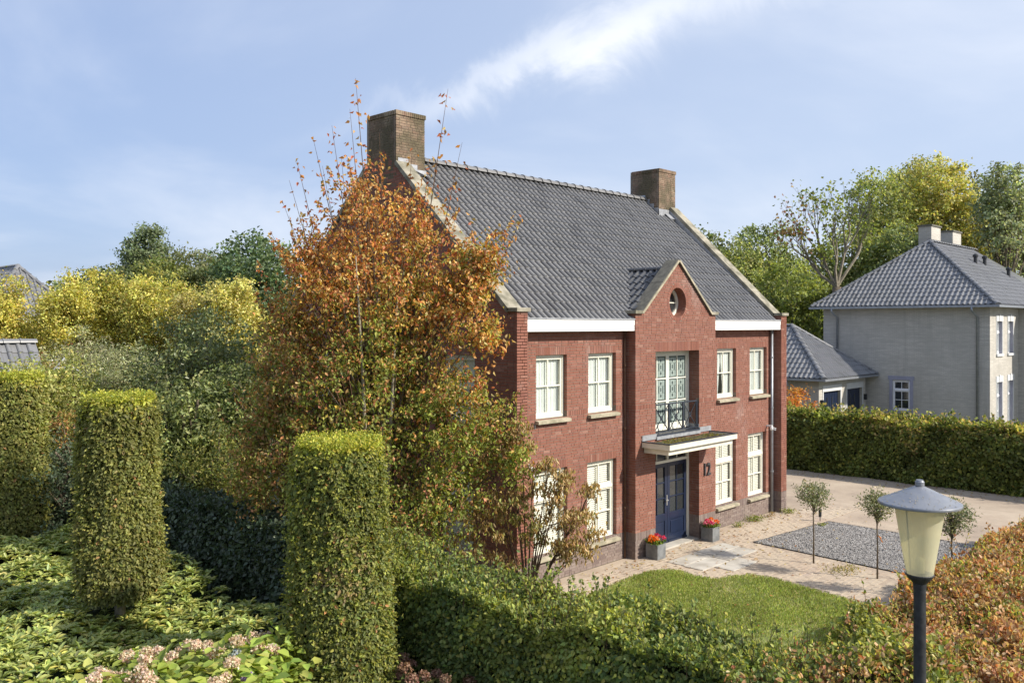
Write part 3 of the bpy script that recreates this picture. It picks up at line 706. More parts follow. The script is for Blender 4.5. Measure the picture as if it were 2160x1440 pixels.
BOXF = [(0, 3, 2, 1), (0, 1, 5, 4), (1, 2, 6, 5), (2, 3, 7, 6), (3, 0, 4, 7)]
def brick_verts(b_, rr):
    F, u0, u1, z0, z1, dp, kd = b_; w = rr.uniform(-0.002, 0.0022)
    return [tuple(F.p(u, z, w)) for u, z in ((u0, z0), (u1, z0), (u1, z1), (u0, z1))] + [tuple(F.p(u, z, -dp)) for u, z in ((u0, z0), (u1, z0), (u1, z1), (u0, z1))]
cand = [i for i, b_ in enumerate(BR) if b_[0] is FR or b_[0] is FP]
def size_seen(i):
    b_ = BR[i]; p = b_[0].p((b_[1] + b_[2]) / 2, b_[3]); d = (p - CAM).dot(FWD)
    hid = p.x < 1.9 and p.z < 2.6 or p.x < 0.3 and p.z < 4.2
    return -(b_[2] - b_[1]) / d + (10 if hid else 0)
top300 = set(sorted(cand, key=size_seen)[:300])
bulk = {'red': MB(), 'grey': MB()}; cache = {}; rr = random.Random(2)
for i, b_ in enumerate(BR):
    if i in top300:
        F, u0, u1, z0, z1, dp, kd = b_; key = (round(u1 - u0, 2), round(z1 - z0, 2), kd)
        if key not in cache:
            w, h_ = u1 - u0, z1 - z0; mb = MB(); mb.add([(0, 0, 0), (w, 0, 0), (w, 0, h_), (0, 0, h_), (0, dp, 0), (w, dp, 0), (w, dp, h_), (0, dp, h_)], [f[::-1] for f in BOXF]); cache[key] = mb.mesh('brick', M['brick' if kd == 'red' else 'plinth_brick'])
        o = bpy.data.objects.new('brick', cache[key]); link(o, wall_o); o.location = F.p(u0, z0, rr.uniform(-0.002, 0.0022))
    else: bulk[b_[6]].add(brick_verts(b_, rr), BOXF)
bulk['red'].build('red_brickwork', M['brick'], wall_o, kind='stuff'); bulk['grey'].build('plinth_brickwork', M['plinth_brick'], wall_o, kind='stuff')

# ---- windows
def window(parent, F, a, b_, z0, z1, cols, rows, kind='upper', sill=True, rec=0.10, fm='cream', glass='glass', back='curtain', transom=None, sillw=0.11, name='window'):
    fr = M[fm]; mb = MB(); t = 0.058
    def bx(mb, u0, u1, c, d, w0, w1):
        P_ = [F.p(u, z, w) for w in (w0, w1) for u, z in ((u0, c), (u1, c), (u1, d), (u0, d))]; mb.prism(P_[:4], P_[4:])
    for u0, u1, c, d in ((a + .002, a + t, z0 + .002, z1 - .002), (b_ - t, b_ - .002, z0 + .002, z1 - .002), (a + t, b_ - t, z1 - t, z1 - .002), (a + t, b_ - t, z0 + .002, z0 + t * 1.1)): bx(mb, u0, u1, c, d, -rec - 0.09, -rec + 0.005)
    w = mb.build(name, fr, parent, bevel=0.004)
    lights = [(a + t, b_ - t, z0 + t * 1.1, z1 - t)] if transom is None else [(a + t, b_ - t, z0 + t * 1.1, transom - 0.035), (a + t, b_ - t, transom + 0.035, z1 - t)]
    if transom is not None:
        mb = MB(); bx(mb, a + t, b_ - t, transom - 0.035, transom + 0.035, -rec - 0.09, -rec + 0.022); mb.build('transom', fr, w, bevel=0.004)
    for li, (l0, l1, c, d) in enumerate(lights):
        mb = MB(); s_ = 0.042
        nr = rows if transom is None else (rows[li]); 
        for u0, u1, e, f in ((l0 + .004, l0 + s_, c + .004, d - .004), (l1 - s_, l1 - .004, c + .004, d - .004), (l0 + s_, l1 - s_, d - s_, d - .004), (l0 + s_, l1 - s_, c + .004, c + s_ * 1.4)): bx(mb, u0, u1, e, f, -rec - 0.06, -rec - 0.012)
        gu0, gu1, gz0, gz1 = l0 + s_, l1 - s_, c + s_ * 1.4, d - s_
        for k in range(1, cols): x = gu0 + (gu1 - gu0) * k / cols; bx(mb, x - .014, x + .014, gz0, gz1, -rec - 0.052, -rec - 0.018)
        for k in range(1, nr): z = gz0 + (gz1 - gz0) * k / nr; bx(mb, gu0, gu1, z - .014, z + .014, -rec - 0.05, -rec - 0.016)
        mb.build('sash', fr, w)
        for k in range(cols):
            for j in range(nr):
                mb = MB(); u0 = gu0 + (gu1 - gu0) * k / cols; u1 = gu0 + (gu1 - gu0) * (k + 1) / cols; e = gz0 + (gz1 - gz0) * j / nr; f = gz0 + (gz1 - gz0) * (j + 1) / nr
                mb.add([F.p(u0, e, -rec - .035), F.p(u1, e, -rec - .035 + random.uniform(-.002, .002)), F.p(u1, f, -rec - .035), F.p(u0, f, -rec - .035 + random.uniform(-.002, .002))], [(0, 1, 2, 3)])
                mb.build('pane', M[glass], w)
    if back == 'curtain':
        mb = MB(); n_ = 40; zb = z0 + 0.02
        for sgn, u0, u1 in ((1, a + .006, (a + b_) / 2 + 0.02), (1, (a + b_) / 2 - .01, b_ - .006)):
            k0 = len(mb.v)
            for i in range(n_ + 1):
                u = u0 + (u1 - u0) * i / n_; ww = -rec - 0.10 + 0.013 * sin(i * 0.8) + 0.006 * sin(i * 1.9 + u0 * 9)
                mb.v.append(tuple(F.p(u, zb, ww))); mb.v.append(tuple(F.p(u, z1, ww)))
            for i in range(n_): mb.f.append((k0 + 2 * i, k0 + 2 * i + 2, k0 + 2 * i + 3, k0 + 2 * i + 1))
        mb.build('curtain', M['curtain'], w, smooth=True)
    elif back == 'blind':
        mb = MB(); k = int((z1 - z0) / 0.048)
        for j in range(k):
            z = z0 + 0.05 + j * 0.048; mb.add([F.p(a + .006, z, -rec - .080), F.p(b_ - .006, z, -rec - .080), F.p(b_ - .006, z + .037, -rec - .102), F.p(a + .006, z + .037, -rec - .102)], [(0, 1, 2, 3)])
        mb.build('blind', M['blind'], w, kind='stuff')
    elif back == 'drape':
        mb = MB(); n_ = 26
        for sgn, (u0, u1, u0b, u1b) in ((1, (a + .03, (a + b_) / 2, a + .03, a + .33)), (1, ((a + b_) / 2 - .05, b_ - .03, a + .62, b_ - .03))):
            k0 = len(mb.v)
            for i in range(n_ + 1):
                t_ = i / n_; ww = -rec - 0.10 + 0.012 * sin(i * 1.0)
                mb.v.append(tuple(F.p(u0b + (u1b - u0b) * t_, z0 + .02, ww))); mb.v.append(tuple(F.p(u0 + (u1 - u0) * t_, z1, ww)))
            for i in range(n_): mb.f.append((k0 + 2 * i, k0 + 2 * i + 2, k0 + 2 * i + 3, k0 + 2 * i + 1))
        mb.build('curtain', M['curtain'], w, smooth=True)
    if sill:
        mb = MB(); P_ = [F.p(a - 0.035, z0 - .10, sillw), F.p(b_ + .035, z0 - .10, sillw), F.p(b_ + .035, z0 - .10, -rec), F.p(a - .035, z0 - .10, -rec)]
        Q_ = [F.p(a - 0.035, z0 - .035, sillw), F.p(b_ + .035, z0 - .035, sillw), F.p(b_ + .035, z0 - .004, -rec), F.p(a - .035, z0 - .004, -rec)]
        mb.prism(P_, Q_); mb.build('sill', M['stone'], w, bevel=0.006)
    return w
for i, (a, b_) in enumerate(UPW): window(house, FR, a, b_, *UZ, 2, 2, back='drape' if i == 2 else 'curtain')
for i, (a, b_) in enumerate(GRW): window(house, FR, a, b_, *GZ, 2, (2, 1), back='blind', transom=1.80)
for h in GWL[:2]: window(house, FL, h[0][0], h[1][0], *UZ, 2, 2)
for h in GWL[2:]: window(house, FL, h[0][0], h[1][0], *GZ, 2, (2, 1), back='blind', transom=1.80)
# oculus
oc = MB(); n_ = 32
FO = Face((0, -0.02, 0), (1, 0, 0), (0, -1, 0))
loopo = [(rc[0] + 0.37 * cos(2 * pi * i / n_), rc[1] + 0.37 * sin(2 * pi * i / n_)) for i in range(n_)]; loopi = [(rc[0] + 0.295 * cos(2 * pi * i / n_), rc[1] + 0.295 * sin(2 * pi * i / n_)) for i in range(n_)]
solid(oc, FO, loopo, [loopi], 0.07, 0.05)
ow = oc.build('round_window', M['cream'], house)
mb = MB(); mb.box(rc[0] - 0.013, rc[0] + .013, -0.045, -0.015, rc[1] - .3, rc[1] + .3); mb.box(rc[0] - .3, rc[0] + .3, -0.047, -0.013, rc[1] - .013, rc[1] + .013); mb.build('glazing_bar', M['cream'], ow)
mb = MB(); solid(mb, FO, [(rc[0] + 0.30 * cos(2 * pi * i / n_), rc[1] + 0.30 * sin(2 * pi * i / n_)) for i in range(n_)], [], 0.006, 0.004); mb.build('pane', M['dark_glass'], ow)
mb = MB()
for i in range(40):
    t0 = 2 * pi * i / 40; t1 = 2 * pi * (i + 1) / 40
    q4 = [(rc[0] + rr_ * cos(t), rc[1] + rr_ * sin(t)) for rr_, t in ((0.373, t0), (0.373, t1), (0.45, t1), (0.45, t0))]
    mb.prism([FP.p(a, b_, -0.28) for a, b_ in q4], [FP.p(a, b_, -0.091) for a, b_ in q4])
mb.build('reveal', M['brick'], ow)
# french window behind the balcony rail
def french(z0, z1):
    F = FR; mb = MB(); a, b_ = nich[0] + .01, nich[1] - .01
    def bx(mb, u0, u1, c, d, w0, w1):
        P_ = [F.p(u, z, w) for w in (w0, w1) for u, z in ((u0, c), (u1, c), (u1, d), (u0, d))]; mb.prism(P_[:4], P_[4:])
    for u0, u1, c, d in ((a, a + .07, z0, z1), (b_ - .07, b_, z0, z1), (a + .07, b_ - .07, z1 - .07, z1), (a + .07, b_ - .07, z0, z0 + .06)): bx(mb, u0, u1, c, d, -0.10, -0.0)
    w = mb.build('french_window', M['cream'], house, bevel=.004)
    mid = (a + b_) / 2
    for l0, l1 in ((a + .07, mid - .003), (mid + .003, b_ - .07)):
        mb = MB(); c, d = z0 + .06, z1 - .07
        for u0, u1, e, f in ((l0, l0 + .06, c, d), (l1 - .06, l1, c, d), (l0 + .06, l1 - .06, d - .06, d), (l0 + .06, l1 - .06, c, c + .1)): bx(mb, u0, u1, e, f, -.075, -.02)
        g0, g1, h0, h1 = l0 + .06, l1 - .06, c + .1, d - .06
        bx(mb, (g0 + g1) / 2 - .014, (g0 + g1) / 2 + .014, h0, h1, -.066, -.026)
        for k in (1, 2): z = h0 + (h1 - h0) * k / 3; bx(mb, g0, g1, z - .016, z + .016, -.064, -.024)
        mb.build('sash', M['cream'], w)
        for k in range(2):
            for j in range(3):
                u0 = g0 + (g1 - g0) * k / 2 + .014; u1 = g0 + (g1 - g0) * (k + 1) / 2 - .014; e = h0 + (h1 - h0) * j / 3 + .016; f = h0 + (h1 - h0) * (j + 1) / 3 - .016
                mb = MB(); mb.add([F.p(u0 - .014, e - .016, -.045), F.p(u1 + .014, e - .016, -.045), F.p(u1 + .014, f + .016, -.045), F.p(u0 - .014, f + .016, -.045)], [(0, 1, 2, 3)])
                mb.build('pane', M['leaded_light'], w)
                # leaded pattern: bars and lozenges, a hair in front of the pane
                mb = MB(); um = (u0 + u1) / 2; wd = u1 - u0; hh = f - e
                def q_(x0, x1, y0, y1): mb.add([F.p(u0 + wd * x, e + hh * y, -.043) for x, y in ((x0, y0), (x1, y0), (x1, y1), (x0, y1))], [(0, 1, 2, 3)])
                for x0, x1, y0, y1 in ((0.20, .31, .36, .66), (.69, .80, .36, .66), (.44, .56, .42, .60), (.0, .07, 0, 1), (.93, 1, 0, 1), (.07, .93, .95, 1), (.07, .93, .0, .05)): q_(x0, x1, y0, y1)
                for cy_2 in (.22, .80): mb.add([F.p(u0 + wd * x, e + hh * y, -.043) for x, y in ((.5, cy_2 - .10), (.60, cy_2), (.5, cy_2 + .10), (.40, cy_2))], [(0, 1, 2, 3)])
                for x in (.255, .745): q_(x - .012, x + .012, .66, .95); q_(x - .012, x + .012, .05, .36)
                q_(.07, .93, .335, .345); q_(.07, .93, .675, .685)
                mb.build('lead_pattern', M['leaded_dark'], w)
    return w
french(NZ2[0] + 0.03, NZ2[1])
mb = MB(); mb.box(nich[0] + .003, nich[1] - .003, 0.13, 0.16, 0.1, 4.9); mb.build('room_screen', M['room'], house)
# front door
dz0, dz1 = 0.05, 2.09
mb = MB(); a, b_ = nich[0] + .008, nich[1] - .008
for bb in ((a, a + .10, 0.0, .09, .0, 2.46), (b_ - .10, b_, 0.0, .09, .0, 2.46), (a + .10, b_ - .10, 0.0, .09, 2.09, 2.16), (a + .10, b_ - .10, 0.0, .09, 2.40, 2.46)): mb.box(*bb)
mb.box((a + b_) / 2 - .03, (a + b_) / 2 + .03, 0.004, .085, 2.16, 2.40)
door = mb.build('front_door', M['cream'], house, bevel=.005)
for u0, u1 in ((a + .10, (a + b_) / 2 - .03), ((a + b_) / 2 + .03, b_ - .10)):
    mb = MB(); mb.add([(u0, .05, 2.16), (u1, .05, 2.16), (u1, .05, 2.40), (u0, .05, 2.40)], [(0, 1, 2, 3)]); mb.build('transom_pane', M['dark_glass'], door)
    mb = MB(); mb.box((u0 + u1) / 2 - .012, (u0 + u1) / 2 + .012, .03, .06, 2.16, 2.40); mb.build('glazing_bar', M['cream'], door)
mid = (a + b_) / 2
for l0, l1 in ((a + .102, mid - .004), (mid + .004, b_ - .102)):
    mb = MB(); y0, y1 = .022, .07; st_ = .11
    pz0, pz1 = .80, 1.98
    for bb in ((l0, l0 + st_, y0, y1, dz0, dz1), (l1 - st_, l1, y0, y1, dz0, dz1), (l0 + st_, l1 - st_, y0, y1, 1.98, dz1), (l0 + st_, l1 - st_, y0, y1, .62, .80), (l0 + st_, l1 - st_, y0, y1, dz0, .22)): mb.box(*bb)
    mb.box(l0 + st_, l1 - st_, y0 + .02, y1 - .005, .22, .62)                       # sunk panel
    mb.box(l0 + st_ + .05, l1 - st_ - .05, y0 + .008, y0 + .021, .27, .57)          # raised field
    gm = (l0 + l1) / 2; mb.box(gm - .015, gm + .015, y0 + .006, y1 - .006, pz0, pz1)
    for k in (1, 2): z = pz0 + (pz1 - pz0) * k / 3; mb.box(l0 + st_, l1 - st_, y0 + .008, y1 - .008, z - .015, z + .015)
    lf = mb.build('door_leaf', M['blue'], door, bevel=.004)
    mb = MB(); mb.box(l0 + .01, l1 - .01, y0 - .03, y0 - .001, dz0, dz0 + .05); mb.build('weather_bar', M['blue'], door)
    for k in range(2):
        for j in range(3):
            u0 = (l0 + st_, gm)[k]; u1 = (gm, l1 - st_)[k]; e = pz0 + (pz1 - pz0) * j / 3; f = pz0 + (pz1 - pz0) * (j + 1) / 3
            mb = MB(); mb.add([(u0, .052, e), (u1, .052 + random.uniform(-.002, .002), e), (u1, .052, f), (u0, .052 + random.uniform(-.002, .002), f)], [(0, 1, 2, 3)]); mb.build('door_pane', M['dark_glass'], door)
mb = MB(); mb.box(mid - .055, mid - .015, .006, .02, 1.0, 1.26); mb.box(mid - .12, mid - .02, -.035, -.012, 1.12, 1.145); mb.tube([(mid - .03, .01, 1.132), (mid - .03, -.03, 1.132)], .011, 8); mb.build('door_handle', M['handle'], door)

# ---- canopy over the door
CX0, CX1, CY = 4.03, 7.14, -1.10; ct = 2.78
mb = MB()
for bb in ((CX0, CX1, CY, CY + .05, ct - .13, ct), (CX0, CX0 + .05, CY + .05, -.303, ct - .13, ct), (CX1 - .05, CX1, CY + .05, -.303, ct - .13, ct)): mb.box(*bb)
can = mb.build('canopy', M['trim_cream'], house, bevel=.005)
mb = MB(); s_ = .09; mb.box(CX0 + s_, CX1 - s_, CY + s_, -.303, ct - .26, ct - .131); mb.build('canopy_soffit', M['trim_cream'], can, bevel=.005)
mb = MB()
for bb in ((CX0 - .012, CX1 + .012, CY - .012, CY + .055, ct + .001, ct + .022), (CX0 - .012, CX0 + .055, CY + .055, -.303, ct + .001, ct + .022), (CX1 - .055, CX1 + .012, CY + .055, -.303, ct + .001, ct + .022)): mb.box(*bb)
mb.build('roof_trim', M['dark_frame'], can)
mb = MB(); nx, ny = 60, 18
for j in range(ny + 1):
    for i in range(nx + 1):
        x = CX0 + .055 + (CX1 - CX0 - .11) * i / nx; y = CY + .055 + (-.305 - CY - .055) * j / ny
        mb.v.append((x, y, ct - .045 + .03 * mnoise.noise(Vector((x * 3, y * 3, 0))) + .022 * mnoise.noise(Vector((x * 11, y * 11, 2)))))
for j in range(ny):
    for i in range(nx): k = j * (nx + 1) + i; mb.f.append((k, k + 1, k + nx + 2, k + nx + 1))
mb.build('roof_moss', M['moss'], can)
n_ = 900; P = RNG.random((n_, 3)) * [CX1 - CX0 - .3, .62, .02] + [CX0 + .12, CY + .1, ct - .04]; P = P[fbm(P, 3) > -.15]; n_ = len(P)
leaf_obj('moss_tufts', P, rdir(n_) * .6 + [0, 0, 1], rdir(n_), .035, pal(n_, [(.14, .16, .03), (.22, .20, .04), (.10, .06, .03), (.30, .24, .06)], None, .2), M['leaf'], can, .5)
mb = MB(); mb.box(nich[0] + .01, nich[1] - .01, -.33, -.005, 2.80, 2.90); mb.build('threshold', M['dark_frame'], can)
mb = MB()
mb.box(CX0 + .0, nich[0] + .01, -.325, -.301, ct + .024, ct + .15); mb.box(nich[1] - .01, CX1 - .0, -.325, -.301, ct + .024, ct + .15); mb.box(nich[1] - .016, nich[1] - .004, -.30, -.0, 2.91, 3.02); mb.box(nich[0], nich[1], -.345, -.331, ct, 2.86)
mb.build('lead_flashing', M['lead'], can)

# ---- balcony rail
ry = -0.24; rx0, rx1 = nich[0] + .01, nich[1] - .03; mb = MB(); z0, z1 = 2.93, 3.64
mb.box(rx0, rx1, ry - .025, ry + .025, z1 - .03, z1); mb.box(rx0, rx1, ry - .02, ry + .02, z0, z0 + .025)
rail = mb.build('balcony_rail', M['dark_frame'], house)
bays = [rx0, rx0 + (rx1 - rx0) * .34, rx0 + (rx1 - rx0) * .67, rx1]
for i, x in enumerate(bays):
    mb = MB(); mb.box(x - .025, x + .025, ry - .018, ry + .018, z0 + .026, z1 - .031); mb.build('post', M['dark_frame'], rail)
for x0, x1 in zip(bays, bays[1:]):
    for sg in (0, 1):
        p_, q2 = (x0 + .03, ry, z0 + .03 + sg * (z1 - z0 - .07)), (x1 - .03, ry, z1 - .04 - sg * (z1 - z0 - .07)); mb = MB(); mb.beam(p_, q2, .012 + .003 * sg, .018, (0, 1, 0)); mb.build('cross_bar', M['dark_frame'], rail)
    mb = MB(); cxm = (x0 + x1) / 2; czm = (z0 + z1) / 2 - .005; k = 14
    mb.tube([(cxm + .05 * cos(2 * pi * i / k), ry - .004, czm + .05 * sin(2 * pi * i / k)) for i in range(k + 1)], .009, 5); mb.build('ring', M['dark_frame'], rail)

# ---- fascia boards and gutters
for x0, x1 in ((0.004, BX0 - .004), (BX1 + .004, 11.126)):
    mb = MB(); mb.box(x0, x1, -0.262, -.004, 5.455, 5.585); fb = mb.build('fascia', M['white'], house, bevel=.004)
    n_b = 2 if x0 < 1 else 1
    for k in range(n_b):
        mb = MB(); a = x0 + (x1 - x0) * k / n_b + (.002 if k else 0); b_ = x0 + (x1 - x0) * (k + 1) / n_b; mb.box(a, b_, -0.282, -.262, 5.588, 5.732); mb.build('board', M['white'], fb, bevel=.003)
        mb = MB(); mb.box(a, b_, -0.276, -.2625, 5.457, 5.58); mb.build('board', M['white'], fb, bevel=.003)
    mb = MB(); mb.box(x0, x1, -0.300, -.20, 5.735, 5.750); mb.box(x0, x1, -.30, -.294, 5.72, 5.7349); mb.build('gutter_edge', M['lead'], fb)
# ---- main roof
rof = MB(); YR = 4.2
def rz(y): return 5.89 + RS * y
yb2 = 2 * YR + .24
rof.add([(0.0, -.24, rz(-.24) - .07), (11.14, -.24, rz(-.24) - .07), (11.14, YR, rz(YR) - .07), (0.0, YR, rz(YR) - .07), (0.0, yb2, rz(-.24) - .07), (11.14, yb2, rz(-.24) - .07)], [(0, 1, 2, 3), (3, 2, 5, 4)])
roof = rof.build('roof', M['tile_dark'], house)
SL = sqrt(1 + RS * RS); VL = (YR + .22) * SL
vy = Vector((0, 1, RS)).normalized()
def uvp(x, y): return (x - 0.02, (y + .22) * SL)
RZB = 7.00                                        # small ridge over the bay
yv = (RZB - 5.89) / RS
main = [uvp(.1, -.22), uvp(11.04, -.22), uvp(11.04, YR), uvp(10.5, YR), uvp(10.5, 3.6), uvp(11.04, 3.6)]
reg = [uvp(.04, -.22), uvp(11.08, -.22), uvp(11.08, 3.55), uvp(10.42, 3.55), uvp(10.42, YR), uvp(.62, YR), uvp(.62, 3.55), uvp(.04, 3.55)]
hole = [uvp(BX0 - .04, -.3), uvp(BX1 + .04, -.3), uvp(BC, yv)]
tile_field(roof, (0.02, -.22, rz(-.22) - .01), (1, 0, 0), vy, 11.1, VL, [reg, hole], 0.2, 0.3, M['tile'], single=250, roll=.060)
mb = MB(); k = 0
tile_b = [(0, 0), (11.1, 0), (11.1, VL), (0, VL)]
ridge_tiles(roof, (0.56, YR, rz(YR) + .005), (10.46, YR, rz(YR) + .005), M['tile'], .15, .36)
# ---- small roof behind the bay gable
hw = (BX1 - BX0) / 2; sl = (RZB - 5.78) / hw
for sg in (-1, 1):
    pts = [(BC + sg * hw, -.10, 5.77), (BC + sg * hw, -.02, 5.79), (BC, yv, RZB - .04), (BC, -.02, RZB - .04)]
    u = Vector((0, -1 * sg, 0)) if sg < 0 else Vector((0, 1, 0)); u = Vector((0, -1, 0)) if sg < 0 else Vector((0, 1, 0))
    v = Vector((-sg * hw, 0, RZB - 5.78)).normalized()
    mb = MB(); mb.add([(BC + sg * hw, 0.02, 5.74), (BC + sg * hw, -.12, 5.74), (BC, yv, RZB - .06), (BC, 0.02, RZB - .06)], [(0, 1, 2), (0, 2, 3)] if sg > 0 else [(0, 2, 1), (0, 3, 2)]); mb.build('bay_roof', M['tile_dark'], house)
    vl = sqrt(hw ** 2 + (RZB - 5.78) ** 2)
    if sg < 0:
        org = Vector((BC - hw, yv + .05, 5.80)); lp = [(yv + .05 - (-.0), 0), (yv + .05 + .1, 0), (yv + .05 - .02, vl), (0.02, vl)]
    else:
        org = Vector((BC + hw, 0.0, 5.80)); lp = [(0, 0), (0.1, 0), (yv - .02, vl), (0, vl)]
    if sg < 0: lp = [(yv - .05, 0), (yv + .05, 0), (yv + .05, vl), (0.05, vl)]
    tile_field(roof, org, u, v, yv + .2, vl - .1, [lp], 0.2, 0.3, M['tile_dark'], single=25)
ridge_tiles(roof, (BC, yv + .12, RZB + .02), (BC, 0.0, RZB + .02), M['tile_dark'], .10, .36)
mb = MB(); mb.beam((BX0 - .06, -.2, 5.76), (BC - .02, yv + .03, RZB - .02), .16, .02); mb.beam((BX1 + .06, -.2, 5.76), (BC + .02, yv + .03, RZB - .02), .16, .02); mb.build('valley_gutter', M['lead'], roof)
# ---- copings
def coping_run(a, b_, x0, x1, th=.10):
    """sloping coping in the YZ plane between a and b, from x0 to x1"""
    a = Vector((0, *a)); b_ = Vector((0, *b_)); d = (b_ - a).normalized(); n_ = Vector((0, -d.z, d.y)); n_ = n_ if n_.z > 0 else -n_
    mb = MB(); mb.prism([(x0, a.y, a.z), (x1, a.y, a.z), (x1, b_.y, b_.z), (x0, b_.y, b_.z)], [(x, *(p + n_ * th)[1:]) for x, p in ((x0, a), (x1, a), (x1, b_), (x0, b_))]); return mb
for x0, x1, sx in ((XL - .05, 0.05, -1), (11.09, XR + .05, 1)):
    n_seg = 5; A = Vector((-.04, PZ - .02)); B = Vector((3.66, 9.40))
    for k in range(n_seg):
        p = A.lerp(B, k / n_seg); q_ = A.lerp(B, (k + 1) / n_seg - .002); coping_run(p, q_, x0, x1).build('coping_stone', M['lichen_stone'], house, bevel=.008)
    for k in range(n_seg):
        p = A.lerp(B, k / n_seg); q_ = A.lerp(B, (k + 1) / n_seg - .002); coping_run((8.4 - p[0], p[1]), (8.4 - q_[0], q_[1]), x0, x1).build('coping_stone', M['lichen_stone'], house)
    mb = MB(); mb.box(x0 - .0, x1 + (.0), -.35, -.045, PZ - .0, PZ + .085); mb.build('kneeler_stone', M['lichen_stone'], house, bevel=.008)
    # raised parapet infill under the coping, roof side
    inb = (x1 - .06, x1 - .005) if sx < 0 else (x0 + .005, x0 + .06)
    mb = MB(); mb.prism([(inb[0], -.04, PZ - .4), (inb[1], -.04, PZ - .4), (inb[1], 3.62, 9.0), (inb[0], 3.62, 9.0)], [(inb[0], -.04, PZ - .02), (inb[1], -.04, PZ - .02), (inb[1], 3.62, 9.36), (inb[0], 3.62, 9.36)]); mb.build('parapet', M['lead'], house)
def bcop(a, b_, th=.07, y0=-.35, y1=.02):
    a = Vector((a[0], 0, a[1])); b_ = Vector((b_[0], 0, b_[1])); d = (b_ - a).normalized(); n_ = Vector((-d.z, 0, d.x)); n_ = n_ if n_.z > 0 else -n_
    mb = MB(); mb.prism([(p.x, y, p.z) for p, y in ((a, y0), (b_, y0), (b_, y1), (a, y1))], [((p + n_ * th).x, y, (p + n_ * th).z) for p, y in ((a, y0), (b_, y0), (b_, y1), (a, y1))]); return mb
apx = (BC, 7.20)
for sg in (-1, 1):
    A = Vector((BC + sg * 1.555, 5.865)); B = Vector(apx); Mid = A.lerp(B, .55)
    for p, q_ in ((A, Mid), (Mid + (B - A) * .003, B)): bcop(p, q_).build('coping_stone', M['dark_stone'], house, bevel=.006)
    for p, q_ in ((A, Mid), (Mid + (B - A) * .003, B)): bcop(p, q_, .055, -.362, -.351).build('coping_edge', M['stone'], house)
    x0, x1 = sorted((BC + sg * 1.56, BC + sg * (hw + .07))); mb = MB(); mb.box(x0, x1, -.36, .02, 5.866, 5.945); mb.build('kneeler_stone', M['lichen_stone'], house, bevel=.006)
# ---- chimneys
for k, (x0, x1) in enumerate(((XL, 0.56), (10.50, XR - .02))):
    y0, y1 = 3.63, 4.78; zb = 9.15; zt = 10.56
    mb = MB(); mb.box(x0 + .008, x1 - .008, y0 + .008, y1 - .008, zb - .5, zt); ch = mb.build('chimney', M['mortar'], house)
    sv = list(BR); BR.clear(); rr3 = random.Random(40 + k)
    for F, L_ in ((Face((x0, y0, 0), (1, 0, 0), (0, -1, 0)), x1 - x0), (Face((x0, y1, 0), (0, -1, 0), (-1, 0, 0)), y1 - y0), (Face((x1, y0, 0), (0, 1, 0), (1, 0, 0)), y1 - y0)):
        lay(F, rect(0.0 if F.u.x else .1, L_ - (0 if F.u.x else .1), zb - .3, zt - .02), [], zb - .3, zt - .02, 'red', .06, rnd=rr3)
    bk = MB()
    for b_ in BR:
        bk.add(brick_verts(b_, rr3), BOXF)
    bk.build('brickwork', M['chim_brick'], ch, kind='stuff'); BR.clear()
    # overhanging top course of upright bricks
    bk = MB(); e = .025
    for F, L_ in ((Face((x0 - e, y0 - e, 0), (1, 0, 0), (0, -1, 0)), x1 - x0 + 2 * e), (Face((x0 - e, y1 + e, 0), (0, -1, 0), (-1, 0, 0)), y1 - y0 + 2 * e), (Face((x1 + e, y0 - e, 0), (0, 1, 0), (1, 0, 0)), y1 - y0 + 2 * e)):
        soldiers(F, 0.0 if F.u.x else .1, L_ - (0 if F.u.x else .1), zt - .0, zt + .115, 'red', .09)
    for b_ in BR: bk.add(brick_verts(b_, rr3), BOXF + [(4, 5, 6, 7)])
    bk.build('cap_bricks', M['chim_brick'], ch, kind='stuff'); BR.clear(); BR.extend(sv)
    mb = MB(); mb.box(x0 + .01, x1 - .01, y0 + .01, y1 - .01, zt - .01, zt + .10); mb.build('cap_slab', M['lichen_stone'], ch)
    fl = MB()
    if k == 0:
        for s in range(3): fl.box(x0 + .05 + s * .28, x0 + .36 + s * .28, y0 - .012 - .002 * s, y0 - .004, 9.36 - s * .08, 9.55 - s * .11)
        fl.beam((x0 + .02, y0 - .01, 9.44), (x1 + .05, y0 - .01, 9.2), .02, .10, (0, 1, 0))
    else:
        for s in range(4): fl.box(x0 - .014 - .002 * s, x0 - .004, y0 + .02 + s * .17, y0 + .20 + s * .17, 9.22 + s * .15, 9.40 + s * .15)
        fl.box(x0 - .02, x1 - .05, y0 - .016, y0 - .004, 9.12, 9.36); fl.beam((x0 + .3, y0 - .14, 9.13), (x1 - .1, y0 - .14, 9.13), .28, .015, (0, -.67, .74))
    fl.build('flashing', M['lead'], ch)
